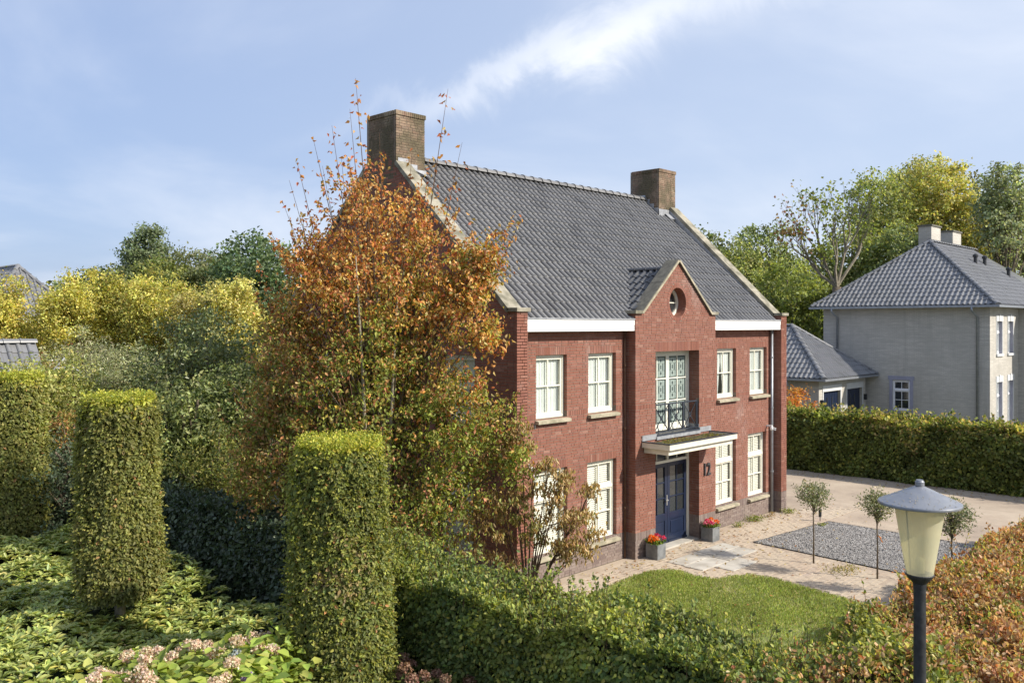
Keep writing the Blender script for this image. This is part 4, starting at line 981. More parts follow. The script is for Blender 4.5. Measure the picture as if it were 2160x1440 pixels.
# ---- pipes, cameras, house number
def downpipe(x, y, z0, z1, m, parent=house, r=.042, brk=(1.2, 3.1, 4.6)):
    mb = MB(); mb.tube([(x, y, z0), (x, y, z1)], r, 12); p = mb.build('downpipe', m, parent, smooth=True)
    for z in brk:
        mb = MB(); mb.lathe([(r + .001, z), (r + .012, z + .005), (r + .012, z + .05), (r + .001, z + .055)], x, y, 12, False); mb.build('bracket', m, p)
    return p
downpipe(10.98, -.07, .02, 5.45, M['zinc']); downpipe(0.055, -.06, .02, 5.45, M['pale_pipe'], r=.03); downpipe(3.70, -.05, .02, 5.45, M['twig'], r=.02)
for x, z in ((10.80, 2.60), (0.24, 2.64)):
    mb = MB(); mb.lathe([(.03, z + .01), (.035, z - .02), (.05, z - .04), (.055, z - .09), (.03, z - .12)], x, -.16, 12); mb.beam((x, 0, z), (x, -.17, z), .05, .05)
    mb.beam((x, -.14, z - .06), (x + .05, -.27, z - .09), .07, .07); mb.build('security_camera', M['metal_white'], house, smooth=False)
tx = bpy.data.curves.new('house_number', 'FONT'); tx.body = '12'; tx.size = .46; tx.extrude = .015; tx.offset = .006; tx.materials.append(M['number'])
_t = bpy.data.objects.new('_t', tx); COL.objects.link(_t); _me = bpy.data.meshes.new_from_object(_t.evaluated_get(bpy.context.evaluated_depsgraph_get())); bpy.data.objects.remove(_t); to = bpy.data.objects.new('house_number', _me); link(to, house); to.location = (6.74, -.325, 1.64); to.rotation_euler = (radians(90), 0, 0); to.scale = (.82, 1, 1)
mb = MB(); mb.tube([(0.46, -.005, 3.50), (0.44, -.10, 3.46), (0.40, -.14, 3.38)], .012, 6); mb.build('wall_hook', M['black_iron'], house)

# ================================================================== THE GREY HOUSE TO THE RIGHT
NX = 33.7; NY0, NY1 = 0.25, 8.65; NE = 6.55
nb = thing('grey_house', 'large pale grey brick house with hipped slate-grey roof and two chimneys', 'house', (42, 4.4, 0))
FN = Face((0, NY0, 0), (1, 0, 0), (0, -1, 0)); FNL = Face((NX, 0, 0), (0, 1, 0), (-1, 0, 0))
nwin = [(34.80, 35.72), (36.72, 37.64)]; NUZ = (4.15, 5.78); NGZ = (0.45, 2.75)
mb = MB()
solid(mb, FN, rect(NX, 38.7, 0, NE), [rect(a, b_, *NUZ) for a, b_ in nwin] + [rect(a, b_, *NGZ) for a, b_ in nwin], .3)
lw_ = (4.02, 4.90); LZ = (1.15, 2.72)
solid(mb, FNL, rect(NY0 + .302, NY1, 0, NE), [rect(*lw_, *LZ)], .3)
mb.box(38.7, 39.0, -2.6, NY0 + .2, 0, NE); mb.box(39.0, 50, -2.6, -2.3, 0, NE); mb.box(NX + .3, 50, NY1 - .3, NY1 - .01, 0, NE); mb.box(49.7, 50, -2.3, NY1 - .3, 0, NE)
nwall = mb.build('wall', M['nb_wall'], nb)
for a, b_ in nwin:
    w1 = window(nb, FN, a, b_, *NUZ, 1, (1, 1), back='curtain', transom=5.22, rec=.13, fm='nb_white', sill=False)
    w2 = window(nb, FN, a, b_, *NGZ, 1, (2, 1), back='curtain', transom=2.05, rec=.13, fm='nb_white', sill=False)
    for w, (z0, z1) in ((w1, NUZ), (w2, NGZ)):
        mb = MB(); mb.box(a - .13, b_ + .13, NY0 - .03, NY0 - .002, z1, z1 + .30); mb.box((a + b_) / 2 - .1, (a + b_) / 2 + .1, NY0 - .05, NY0 - .031, z1 - .0, z1 + .36); mb.build('lintel', M['nb_pale'], w)
        mb = MB(); mb.box(a - .10, b_ + .10, NY0 - .07, NY0 - .002, z0 - .12, z0); mb.build('sill', M['nb_pale'], w)
        mb = MB(); mb.box(a - .09, a - .002, NY0 - .022, NY0 - .002, z0 + .001, z1 - .001); mb.box(b_ + .002, b_ + .09, NY0 - .022, NY0 - .002, z0 + .001, z1 - .001); mb.build('surround', M['nb_pale'], w, kind='stuff')
        mb = MB(); mb.box(b_ - .02, b_ - .003, NY0 + .002, NY0 + .12, z0 + .01, z1 - .01); mb.build('jamb', M['nb_stone'], w)
w = window(nb, FNL, *lw_, *LZ, 2, (2, 1), back=None, transom=2.2, rec=.05, fm='nb_white', glass='dark_glass', sill=False)
mb = MB()
for a, b_, c, d in ((lw_[0] - .16, lw_[0], LZ[0] - .02, LZ[1] + .02), (lw_[1], lw_[1] + .16, LZ[0] - .02, LZ[1] + .02), (lw_[0] - .22, lw_[1] + .22, LZ[1] + .021, LZ[1] + .22), (lw_[0] - .2, lw_[1] + .2, LZ[0] - .14, LZ[0] - .021)): mb.box(NX - .03, NX - .001, a, b_, c, d)
mb.build('stone_surround', M['nb_stone'], w, kind='stuff')
# hipped roof
ov = .48; ex0, ex1, ey0, ey1 = NX - ov, 50 + ov, NY0 - ov, NY1 + ov; cy = (NY0 + NY1) / 2; rs = .78; hr = (ey1 - ey0) / 2; rzt = NE + rs * hr
mb = MB(); A, B_, C2, D2 = (ex0, ey0, NE), (ex1, ey0, NE), (ex1, ey1, NE), (ex0, ey1, NE); R0, R1 = (ex0 + hr, cy, rzt), (ex1 - hr, cy, rzt)
mb.add([A, B_, C2, D2, R0, R1], [(0, 1, 5, 4), (2, 3, 4, 5), (3, 0, 4), (1, 2, 5), (3, 2, 1, 0)]); nroof = mb.build('roof', M['tile_nb'], nb)
sl_ = sqrt(1 + rs * rs); up_ = .035
tile_field(nroof, (ex0, ey0, NE + up_), (1, 0, 0), (0, 1, rs), 12, hr * sl_, [[(0, 0), (12, 0), (12, hr * sl_), (hr, hr * sl_)]], .25, .36, M['tile_nb'], roll=.05)
tile_field(nroof, (ex0, ey1, NE + up_), (0, -1, 0), (1, 0, rs), 2 * hr, hr * sl_, [[(0, 0), (2 * hr, 0), (hr, hr * sl_)]], .25, .36, M['tile_nb'], roll=.05)
for p, q_ in ((A, R0), (D2, R0), (R0, (46, cy, rzt))): ridge_tiles(nroof, (p[0], p[1], p[2] + .04), (q_[0], q_[1], q_[2] + .04), M['tile_nb'], .13, .40)
# porch-like projection roof is hidden; its wall top only
mb = MB(); mb.box(38.55, 50.1, -2.75, ey0 - .01, NE + .0, NE + .10); mb.build('projection_roof', M['zinc'], nb)
mb = MB(); mb.box(ex0 - .10, ex0 - .001, ey0 - .10, ey1 + .1, NE - .09, NE + .02); mb.box(ex0, 38.5, ey0 - .10, ey0 - .001, NE - .09, NE + .02); mb.build('gutter', M['zinc'], nb)
mb = MB(); mb.box(ex0, NX - .002, ey0, ey1, NE - .06, NE - .002); mb.box(NX, 38.5, ey0, NY0 - .002, NE - .06, NE - .002); mb.build('soffit', M['nb_pale'], nb)
for x0, x1, y0, y1, zt_ in ((38.6, 40.1, 4.6, 5.3, 11.15), (42.2, 43.7, 4.6, 5.3, 11.1)):
    mb = MB(); mb.box(x0, x1, y0, y1, 9.4, zt_); c_ = mb.build('chimney', M['nb_wall'], nb); mb = MB(); mb.box(x0 - .06, x1 + .06, y0 - .06, y1 + .06, zt_ + .001, zt_ + .09); mb.build('chimney_cap', M['dark_stone'], c_)
for x, y in ((40.6, 2.9), (42.3, 2.9), (44.0, 2.1)):
    z = NE + rs * (y - ey0); mb = MB(); mb.lathe([(.10, z - .1), (.10, z + .42), (.15, z + .44), (.15, z + .55), (.05, z + .62)], x, y, 12); mb.build('roof_vent', M['black_iron'], nb)
for y in (7.95, .92):
    mb = MB(); mb.tube([(ex0 - .05, y, NE - .08), (ex0 - .05, y, NE - .25), (NX - .07, y - .12, NE - .55), (NX - .07, y - .12, .02)], .055, 10); mb.build('downpipe', M['zinc'], nb, smooth=True)
# ---- garage
GX0, GX1, GY0, GY1, GE = 27.8, 33.4, 6.2, 12.5, 2.98
gr = thing('grey_garage', 'low grey brick garage with dark blue doors beside the grey house', 'garage', (30.6, 9, 0))
FG = Face((0, GY0, 0), (1, 0, 0), (0, -1, 0)); gd = [(28.3, 30.25), (31.05, 32.95)]
mb = MB(); solid(mb, FG, rect(GX0, GX1, 0, GE), [rect(a, b_, 0.02, 2.32) for a, b_ in gd], .3); mb.box(GX0, GX0 + .3, GY0 + .3, GY1, 0, GE); mb.box(GX1 - .3, GX1, GY0 + .3, GY1, 0, GE); mb.build('wall', M['nb_wall'], gr)
for a, b_ in gd:
    mb = MB(); mb.box(a, b_, GY0 + .14, GY0 + .2, .02, 2.32); d_ = mb.build('garage_door', M['blue'], gr)
    for k in range(10):
        x = a + (b_ - a) * (k + .06) / 10; mb = MB(); mb.box(x, x + (b_ - a) * .088, GY0 + .125, GY0 + .139, .03, 2.31); mb.build('door_board', M['blue'], d_)
    for k in (3, 6):
        x = a + (b_ - a) * k / 10; mb = MB(); mb.box(x + .04, x + .14, GY0 + .115, GY0 + .124, 1.2, 2.0); mb.build('door_window', M['dark_glass'], d_)
    mb = MB(); mb.box(a - .12, b_ + .12, GY0 - .03, GY0 - .002, 2.32, 2.62); mb.build('lintel', M['nb_pale'], gr)
    for x in (a - .1, b_ + .002): mb = MB(); mb.box(x, x + .098, GY0 - .02, GY0 - .002, .02, 2.319); mb.build('door_jamb', M['nb_pale'], gr)
for x in (27.98, 33.2):
    mb = MB(); mb.box(x - .07, x + .07, GY0 - .16, GY0 - .01, 1.65, 1.95); mb.build('wall_lamp', M['black_iron'], gr, bevel=.02)
o2 = .5; fx0, fx1, fy0, fy1 = GX0 - o2, GX1 + .28, GY0 - o2, GY1 + o2; hx = (fx1 - fx0) / 2; gz = GE + .80 * hx; cxg = (fx0 + fx1) / 2
A, B_, C2, D2 = (fx0, fy0, GE), (fx1, fy0, GE), (fx1, fy1, GE), (fx0, fy1, GE); R0, R1 = (cxg, fy0 + hx, gz), (cxg, fy1 - hx, gz)
mb = MB(); mb.add([A, B_, C2, D2, R0, R1], [(0, 1, 4), (1, 2, 5, 4), (2, 3, 5), (3, 0, 4, 5), (3, 2, 1, 0)]); groof = mb.build('roof', M['tile_nb'], gr); sg_ = sqrt(1 + .64)
tile_field(groof, (fx0, fy0, GE + .03), (1, 0, 0), (0, 1, .8), 2 * hx, hx * sg_, [[(0, 0), (2 * hx, 0), (hx, hx * sg_)]], .25, .36, M['tile_nb'], roll=.05)
tile_field(groof, (fx0, fy1, GE + .03), (0, -1, 0), (1, 0, .8), fy1 - fy0, hx * sg_, [[(0, 0), (fy1 - fy0, 0), (fy1 - fy0 - hx, hx * sg_), (hx, hx * sg_)]], .25, .36, M['tile_nb'], roll=.05)
for p, q_ in ((A, R0), (B_, R0), (R0, R1)): ridge_tiles(groof, (p[0], p[1], p[2] + .03), (q_[0], q_[1], q_[2] + .03), M['tile_nb'], .13, .40)
mb = MB(); mb.box(fx0 - .1, fx0 - .001, fy0 - .1, fy1, GE - .09, GE + .01); mb.box(fx0, fx1, fy0 - .1, fy0 - .001, GE - .09, GE + .01); mb.build('gutter', M['zinc'], gr)
mb = MB(); mb.tube([(fx0 - .05, 7.6, GE - .08), (fx0 - .05, 7.6, GE - .3), (GX0 - .06, 7.4, GE - .6), (GX0 - .06, 7.4, .02)], .05, 10); mb.build('downpipe', M['zinc'], gr, smooth=True)

# ================================================================== HOUSES BEYOND THE TREES ON THE LEFT
def hip_house(name, label, x0, x1, y0, y1, ez, slope, wm, tm):
    t = thing(name, label, 'house', ((x0 + x1) / 2, (y0 + y1) / 2, 0))
    mb = MB(); mb.box(x0, x1, y0, y1, 0, ez); mb.build('wall', M[wm], t)
    o_ = .5; a0, a1, b0, b1 = x0 - o_, x1 + o_, y0 - o_, y1 + o_; hh = min(a1 - a0, b1 - b0) / 2; zt_ = ez + slope * hh
    A, B_, C2, D2 = (a0, b0, ez), (a1, b0, ez), (a1, b1, ez), (a0, b1, ez)
    alongx = (a1 - a0) >= (b1 - b0); cy_2 = (b0 + b1) / 2; cx_2 = (a0 + a1) / 2
    R0, R1 = ((a0 + hh, cy_2, zt_), (a1 - hh, cy_2, zt_)) if alongx else ((cx_2, b0 + hh, zt_), (cx_2, b1 - hh, zt_))
    fs = [(0, 1, 5, 4), (2, 3, 4, 5), (3, 0, 4), (1, 2, 5), (3, 2, 1, 0)] if alongx else [(0, 1, 4), (1, 2, 5, 4), (2, 3, 5), (3, 0, 4, 5), (3, 2, 1, 0)]
    mb = MB(); mb.add([A, B_, C2, D2, R0, R1], fs); rf = mb.build('roof', M[tm], t); s3 = sqrt(1 + slope ** 2)
    lpf = [(0, 0), (a1 - a0, 0), (a1 - a0 - hh, hh * s3), (hh, hh * s3)]; lps = [(0, 0), (b1 - b0, 0), (b1 - b0 - hh, hh * s3), (hh, hh * s3)]
    tile_field(rf, (a0, b0, ez + .04), (1, 0, 0), (0, 1, slope), a1 - a0, hh * s3, [lpf], .34, .40, M[tm], roll=.08)
    tile_field(rf, (a0, b1, ez + .04), (0, -1, 0), (1, 0, slope), b1 - b0, hh * s3, [lps], .34, .40, M[tm], roll=.08)
    for p, q_ in ((A, R0), (D2, R0 if alongx else R1), (R0, R1), (B_, R1 if alongx else R0)): ridge_tiles(rf, (p[0], p[1], p[2] + .05), (q_[0], q_[1], q_[2] + .05), M[tm], .15, .5)
    mb = MB(); mb.box(a0 - .08, a0 - .001, b0 - .08, b1, ez - .28, ez + .01); mb.box(a0, a1, b0 - .08, b0 - .001, ez - .28, ez + .01); mb.build('gutter', M['white'], t)
    return t
c = at(38, 565, 60)
lh = hip_house('far_brick_house', 'orange brick house with steep dark roof behind yellow maple trees at the far left', c.x - 2.6, c.x + 2.6, c.y - 2.6, c.y + 7, 6.0, 1.15, 'far_wall', 'tile_nb')
for k in range(3):
    Fh = Face((0, c.y - 2.6 - .002, 0), (1, 0, 0), (0, -1, 0)); a = c.x - 2.3 + 1.6 * k; window(lh, Fh, a, a + 1.2, 3.2, 4.7, 2, (1, 1), back=None, transom=4.2, rec=-.06, fm='white', glass='dark_glass', sill=False)
c = at(40, 745, 26)
sh = thing('garden_shed', 'small outbuilding with dark tiled roof behind the clipped left column', 'shed', (c.x, c.y, 0))
def gable_hut(t, x0, x1, y0, y1, ez, zr, wm, tm):
    mb = MB(); ym = (y0 + y1) / 2; mb.prism([(x0, y0, 0), (x0, y1, 0), (x0, y1, ez), (x0, ym, zr), (x0, y0, ez)], [(x1, y0, 0), (x1, y1, 0), (x1, y1, ez), (x1, ym, zr), (x1, y0, ez)]); mb.build('wall', M[wm], t)
    s3 = (zr - ez) / (ym - y0); L3 = sqrt(1 + s3 * s3) * (ym - y0 + .3); z0 = ez - .3 * s3 + .06
    mb = MB(); mb.add([(x0 - .2, y0 - .3, z0), (x1 + .2, y0 - .3, z0), (x1 + .2, ym, zr + .06), (x0 - .2, ym, zr + .06), (x1 + .2, y1 + .3, z0), (x0 - .2, y1 + .3, z0)], [(0, 1, 2, 3), (3, 2, 4, 5)]); rf = mb.build('roof', M[tm], t)
    tile_field(rf, (x0 - .2, y0 - .3, z0 + .03), (1, 0, 0), (0, 1, s3), x1 - x0 + .4, L3, [rect(0, x1 - x0 + .4, 0, L3)], .28, .38, M[tm], roll=.06); ridge_tiles(rf, (x0 - .2, ym, zr + .1), (x1 + .2, ym, zr + .1), M[tm], .14, .42)
gable_hut(sh, c.x - 1.6, c.x + .25, c.y - 1.2, c.y + 1.2, 3.6, 4.98, 'far_wall', 'tile_nb')
c = at(450, 625, 60)
h3 = hip_house('roof_among_trees', 'small brown roof glimpsed between the yellow trees and the orange tree', c.x - 3, c.x + 3, c.y - 2, c.y + 4, 5.3, .8, 'far_wall', 'tile_nb')

# ================================================================== CLIPPED COLUMNS
def column(x, y, r_top, r_bot, z0, z1, n_, label, cols, leaf):
    t = thing('clipped_column_tree', label, 'topiary tree', (x, y, 0), 'row of clipped hornbeam columns')
    z = z0 + (z1 - z0) * RNG.random(n_); a = RNG.random(n_) * 2 * pi
    u = (z - z0) / (z1 - z0); r = r_bot + (r_top - r_bot) * u; r = r * (1 - 0.10 * np.clip((u - 0.93) / 0.07, 0, 1)) * (1 - 0.25 * np.clip((0.07 - u) / 0.07, 0, 1))
    Pn = np.stack([np.cos(a) * 3, np.sin(a) * 3, z], 1); r = r + 0.04 * fbm(Pn, 1.3) + 0.03 * fbm(Pn, 4.1) + RNG.normal(size=n_) * 0.022 - .02
    rad = np.stack([np.cos(a), np.sin(a), np.zeros(n_)], 1); P = rad * r[:, None] + np.array([x, y, 0]); P[:, 2] = z
    keep = fbm(P, 2.3, 2.0) + fbm(P, 6.1, 5.) * .5 > -1.25; P, rad, u = P[keep], rad[keep], u[keep]; n1 = len(P)
    Nn = rad * 1.0 + rdir(n1) * 0.62 + [0, 0, .35]; D = rdir(n1) * 0.8 + rad * 0.35 + [0, 0, -.55]
    C_ = pal(n1, cols, [5, 4, 3, 1.2, .15], .2) * (1 + 0.16 * fbm(P, 1.7, 3)[:, None]); wp = np.clip(fbm(P, 1.9, 11.) * 1.2 + fbm(P, 5.3, 2.) * .6 - .72, 0, .8)[:, None]; C_ = np.where(RNG.random((n1, 1)) < wp, pal(n1, [(.32, .25, .11), (.42, .34, .14), (.24, .19, .09)], None, .2), C_); lim = pal(n1, [(.44, .44, .07), (.34, .37, .06), (.50, .46, .10)], None, .15); C_ = np.where(((P[:, 2] > z1 - .04 - .30 * RNG.random(n1) ** 2.2 * (1 + fbm(P, 2.5))))[:, None], lim, C_)
    # sparser light shoots on the top
    n2 = n_ // 6; a = RNG.random(n2) * 2 * pi; rr_ = r_top * 0.97 * np.sqrt(RNG.random(n2)); P2 = np.stack([x + rr_ * np.cos(a), y + rr_ * np.sin(a), z1 - .04 + RNG.random(n2) * .05 + .12 * RNG.random(n2) ** 4], 1)
    D2 = rdir(n2) * .9 + [0, 0, .75]; N2 = rdir(n2) * .7 + [0, 0, .8]; C2_ = pal(n2, [(.46, .46, .07), (.36, .39, .06), (.54, .50, .10), (.24, .28, .05)], None, .18)
    Ln = np.concatenate([leaf * (0.65 + .6 * RNG.random(n1)), leaf * .62 * (.7 + .6 * RNG.random(n2))])
    leaf_obj('foliage', np.vstack([P, P2]), np.vstack([D, D2]), np.vstack([Nn, N2]), Ln, np.vstack([C_, C2_]), M['leaf'], t, .56, pts=6)
    spg = n1 // 26; js = RNG.choice(n1, spg); tt3 = RNG.random((spg, 5, 1)); base_ = P[js][:, None] + (rad[js] * [1, 1, 0] + rdir(spg) * .5 + [0, 0, .5])[:, None] * tt3 * .11
    Ps = base_.reshape(-1, 3); ks = len(Ps); leaf_obj('sprigs', Ps, rdir(ks) + np.repeat(rad[js], 5, 0), rdir(ks) + [0, 0, .5], leaf * (.5 + .4 * RNG.random(ks)), pal(ks, cols[1:4] + [cols[3]], None, .2), M['leaf'], t, .5)
    mb = MB(); mb.lathe([(r_bot * .6, z0 + .12), (r_bot - .13, z0 + .2), ((r_top + r_bot) / 2 - .13, (z0 + z1) / 2), (r_top - .13, z1 - .1), (r_top * .6, z1 - .07)], x, y, 20); mb.build('shade_core', M['core'], t)  # solid dark core; shade inside the foliage is painted in
    mb = MB(); mb.tube([(x, y, 0), (x + .01, y, 1.0), (x, y, z0 + .4)], [.10, .085, .08], 10); mb.build('trunk', M['trunk_pale'], t, smooth=True)
GC = [(.14, .165, .05), (.185, .205, .055), (.25, .26, .065), (.37, .37, .08), (.45, .22, .09)]
GC2 = [(.17, .18, .055), (.21, .215, .065), (.26, .26, .075), (.34, .33, .10), (.42, .22, .10)]
p = at(716, 900, 12.0); column(p.x, p.y, .60, .71, .45, 3.99, 46000, 'tall clipped green column with lime top, nearest and in the middle of the photo', GC, .060)
p = at(252, 900, 14.3); column(p.x, p.y, .565, .625, 1.22, 4.40, 32000, 'clipped olive green column with bare trunk showing above the rhododendrons', GC2, .068)
p = at(28, 900, 20.0); column(p.x, p.y, .64, .69, .9, 4.42, 20000, 'clipped yellow-green column cut off by the left edge of the photo', [tuple(c * 1.15 for c in q_) for q_ in GC2], .085)

# ================================================================== HEDGES
def hedge(name, label, x0, x1, y0, y1, h, n_, cols, w, leaf, side_w=(1, 1, 1, 1, 1.2), group=None, wob=.08, shoots=120, shoot_h=.35, core='core', tint=None, gloss=False, jit=.2, tone=.2, topw=None, cs=.7, bias=.42):
    """box hedge; side_w: share of leaves on -X, +X, -Y, +Y faces and top"""
    t = thing(name, label, 'hedge', ((x0 + x1) / 2, (y0 + y1) / 2, 0), group)
    ar = np.array([(y1 - y0) * h * side_w[0], (y1 - y0) * h * side_w[1], (x1 - x0) * h * side_w[2], (x1 - x0) * h * side_w[3], (x1 - x0) * (y1 - y0) * side_w[4]]); f = RNG.choice(5, n_, p=ar / ar.sum())
    P = np.stack([x0 + (x1 - x0) * RNG.random(n_), y0 + (y1 - y0) * RNG.random(n_), h * RNG.random(n_) ** .9], 1); O = np.zeros((n_, 3))
    for i, (ax, v, s_) in enumerate(((0, x0, -1), (0, x1, 1), (1, y0, -1), (1, y1, 1), (2, h, 1))):
        k = f == i; P[k, ax] = v; O[k, ax] = s_
    ud = fbm(P, 1.1, 1.) * .6 + fbm(P, 3.1, 3.) * .5; dd = (ud * wob + RNG.normal(size=n_) * .05 - .03)
    P = P + O * dd[:, None]
    top = f == 4; P[top, 2] += fbm(P[top] * [1, 1, 0], 1.6, 7) * wob * .9 + fbm(P[top] * [1, 1, 0], 5., 7) * wob * .6 + np.abs(RNG.normal(size=top.sum())) * .05
    # round the shoulders
    e = np.clip((P[:, 2] - (h - .16)) / .16, 0, 1); P[:, 0] += -O[:, 0] * e * .08; P[:, 1] += -O[:, 1] * e * .08
    Nn = O + rdir(n_) * .75 + [0, 0, .35]; D = rdir(n_) * .9 + O * .4 + np.where(top, .5, -.35)[:, None] * np.array([0, 0, 1.])
    C_ = pal(n_, cols, w, jit)
    if tint is not None:
        g_ = np.clip(fbm(P, cs, 5.) * .9 + fbm(P, cs * 3.3, 9.) * .5 + bias + (0 if topw is None else (P[:, 2] / h - 1) * topw), 0, 1)[:, None]; alt = pal(n_, tint, None, jit)
        C_ = np.where(RNG.random((n_, 1)) < g_, alt, C_)
    C_ *= 1 + tone * (fbm(P, 2.2, 4)[:, None])
    if name.startswith('copper'):
        gk = np.clip((-4.3 - P[:, 0]) / 1.6 + fbm(P, 1.5) * .4, 0, .85)[:, None]; C_ = np.where(RNG.random((n_, 1)) < gk, pal(n_, [(.13, .17, .05), (.20, .25, .065), (.30, .33, .08), (.10, .14, .05)], None, .2), C_)
    S = []; parts = [(P, D, Nn, C_, leaf * (.6 + .7 * RNG.random(n_)))]
    tw = MB()
    for i in range(shoots):
        b_ = np.array([x0 + (x1 - x0) * RNG.random(), y0 + (y1 - y0) * RNG.random(), h - .05]); hh = shoot_h * (.4 + .9 * RNG.random()); ln = np.array([RNG.normal() * .22, RNG.normal() * .22, 1.]) * hh
        tw.tube([tuple(b_), tuple(b_ + ln * .5 + RNG.normal(size=3) * .02), tuple(b_ + ln)], [.005, .004, .002], 3, False)
        k = max(4, int(hh * 26)); tt = RNG.random((k, 1)) ** .8; Pp = b_ + ln * tt + RNG.normal(size=(k, 3)) * .012; Dd = rdir(k) + [0, 0, .5]
        j = RNG.choice(n_, k); kk = C_[RNG.choice(np.flatnonzero(top) if top.any() else n_, k)] if top.any() else C_[j]
        parts.append((Pp, Dd, rdir(k) + [0, 0, .4], kk * 1.05, leaf * (.5 + .5 * RNG.random(k))))
    P, D, Nn, C_, Ln = [np.concatenate([q_[i] for q_ in parts]) for i in range(5)]
    leaf_obj('foliage', P, D, Nn, Ln, C_, M['leaf_gloss' if gloss else 'leaf'], t, .62, pts=6)
    if tw.v: tw.build('shoots', M['twig'], t, kind='stuff')
    mb = MB(); mb.box(x0 + .14, x1 - .14, y0 + .14, y1 - .14, .0, h - .17); mb.build('shade_core', M[core], t)  # solid dark box filling the hedge, inner shade in its colour
    return t
BE = [(.11, .155, .055), (.14, .19, .06), (.19, .24, .07), (.27, .30, .085), (.38, .38, .10)]
hedge('beech_hedge', 'green beech hedge running below the lawn, dark side facing the columns', -5.35, -4.15, -8.6, -.9, 1.86, 78000, BE, [5, 5, 4, 2, .5], .068, (1.3, .5, .6, .2, 2.0), wob=.15, shoots=330, shoot_h=.5, tint=[(.20, .24, .07), (.28, .31, .08), (.40, .41, .09)], topw=2.2)
hedge('ivy_hedge', 'dark ivy covered hedge behind the two left clipped columns', -5.15, -4.3, -.9, 11.5, 1.95, 42000, [(.055, .082, .052), (.072, .102, .060), (.095, .128, .072)], [5, 4, 3], .095, (1.6, .3, .2, .2, 1.3), wob=.12, shoots=60, shoot_h=.2, gloss=True)
CO = [(.48, .25, .13), (.56, .34, .19), (.42, .16, .09), (.60, .42, .25), (.66, .52, .33), (.46, .33, .13)]
hedge('copper_beech_hedge', 'wide autumn brown and copper beech hedge behind the street lamp', -5.6, 12.5, -10.4, -8.15, 1.84, 160000, CO, [5, 5, 4, 3, 1.5, 2], .066, (1.0, .05, .5, .6, 2.0), wob=.22, shoots=700, shoot_h=.42, core='core_brown', tint=[(.16, .20, .06), (.22, .25, .07), (.32, .33, .08), (.44, .42, .10)], tone=.18, cs=.8, bias=.04)
hedge('far_beech_hedge', 'long dark green beech hedge along the far side of the drive', 18.8, 20.2, -13.5, 11.5, 2.05, 78000, [(.10, .125, .035), (.14, .175, .045), (.20, .235, .06), (.32, .33, .08)], [5, 5, 4, 2], .13, (1.8, .2, .3, .2, 1.6), wob=.16, shoots=620, shoot_h=.45, tint=[(.38, .37, .09), (.46, .32, .14), (.26, .30, .07), (.52, .42, .17)], topw=1.6, tone=.38)
hedge('low_box_hedge', 'neatly clipped lime green hedge in front of the grey house', 27.6, 29.0, -.9, 9.0, 1.12, 12000, [(.20, .25, .06), (.28, .32, .08), (.38, .38, .10)], None, .13, (1, .3, .6, .2, 1.5), wob=.03, shoots=0, group=None)
p = at(1676, 850, 40)
tree('orange_shrub', 'bright orange autumn shrub beside the grey garage', 'shrub', (p.x, p.y, 0), 2.6, [((p.x, p.y, 1.75), (1.0, 1.0, 1.05))], 60, 50, .35, .12, [(.55, .24, .05), (.62, .35, .10), (.42, .13, .04)], None, rad=.06, n_limb=12)

# ================================================================== THE AUTUMN TREE IN FRONT OF THE GABLE
tb = at(818, 1200, 16.4); tx_, ty_ = tb.x, tb.y
def rel(px, py, dd, rx, rd, rzz, w=None):
    """ellipsoid clump: place on the survey picture, depth offset, radii"""
    c = at(px, py, 16.4 + dd); e = (c, (rx, rd, rzz)); return e + ((w,) if w else ())
bl = [rel(800, 500, 0, .95, .9, 1.15, 1.2), rel(690, 620, .1, .85, .9, 1.2, 1.3), rel(840, 650, 0, 1.5, 1.3, 1.2, 2.6), rel(960, 610, -.3, .7, .8, .9, .9), rel(640, 800, .2, .75, 1.0, 1.3, 1.4), rel(800, 850, 0, 1.7, 1.5, 1.5, 3.6),
      rel(970, 900, -.3, 1.0, .9, 1.1, 1.5), rel(590, 960, .2, .75, 1.0, 1.1, 1.1), rel(900, 1050, -.2, 1.2, 1.2, .9, 1.6), rel(1010, 560, -.5, .32, .5, .75, .35), rel(1020, 700, -.6, .42, .5, .35, .35), rel(760, 430, .0, .45, .5, .7, .25), rel(645, 540, .2, .5, .5, .6, .4), rel(900, 470, -.1, .5, .5, .6, .35), rel(1030, 560, -.6, .25, .4, .5, .25), rel(540, 1010, .2, .35, .6, .9, .4), rel(1075, 960, -.3, .4, .5, .5, .35), rel(600, 700, .2, .4, .6, .9, .5), rel(560, 870, .2, .4, .6, .8, .4)]
at_ = thing('autumn_tree', 'tall multi-stemmed tree turning orange and green before the left gable', 'tree', (tx_, ty_, 0))
P, O, lit, cc = clump_crown(bl, 1500, 44, .25, shell=.42)
zf = np.clip((P[:, 2] - 2.0) / 6.2 + fbm(P, 1.2) * .22 + RNG.normal(size=len(P)) * .10, 0, 1)
lf = np.clip(-((P - np.array([tx_, ty_, 0])) @ np.array(RGT)) / 2.4, -1, 1)
keep = RNG.random(len(P)) > np.clip((P[:, 2] - 5.2) / 4.5, .10, .75); 
n_ = len(P)
orange = pal(n_, [(.60, .28, .07), (.66, .38, .14), (.48, .17, .07), (.68, .50, .24), (.54, .36, .08)], [4, 3, 3.5, 3, 2], .2)
gold = pal(n_, [(.44, .35, .08), (.34, .31, .07), (.50, .35, .09), (.25, .25, .06), (.54, .28, .10)], [3, 3, 2, 3, 1.5], .17)
green = pal(n_, [(.17, .21, .05), (.24, .28, .055), (.32, .35, .07), (.40, .30, .10), (.54, .24, .13)], [4, 5, 4, 1.8, 1.1], .17)
rust = pal(n_, [(.42, .24, .11), (.50, .25, .12), (.26, .27, .09), (.32, .27, .10), (.50, .35, .13)], None, .2)
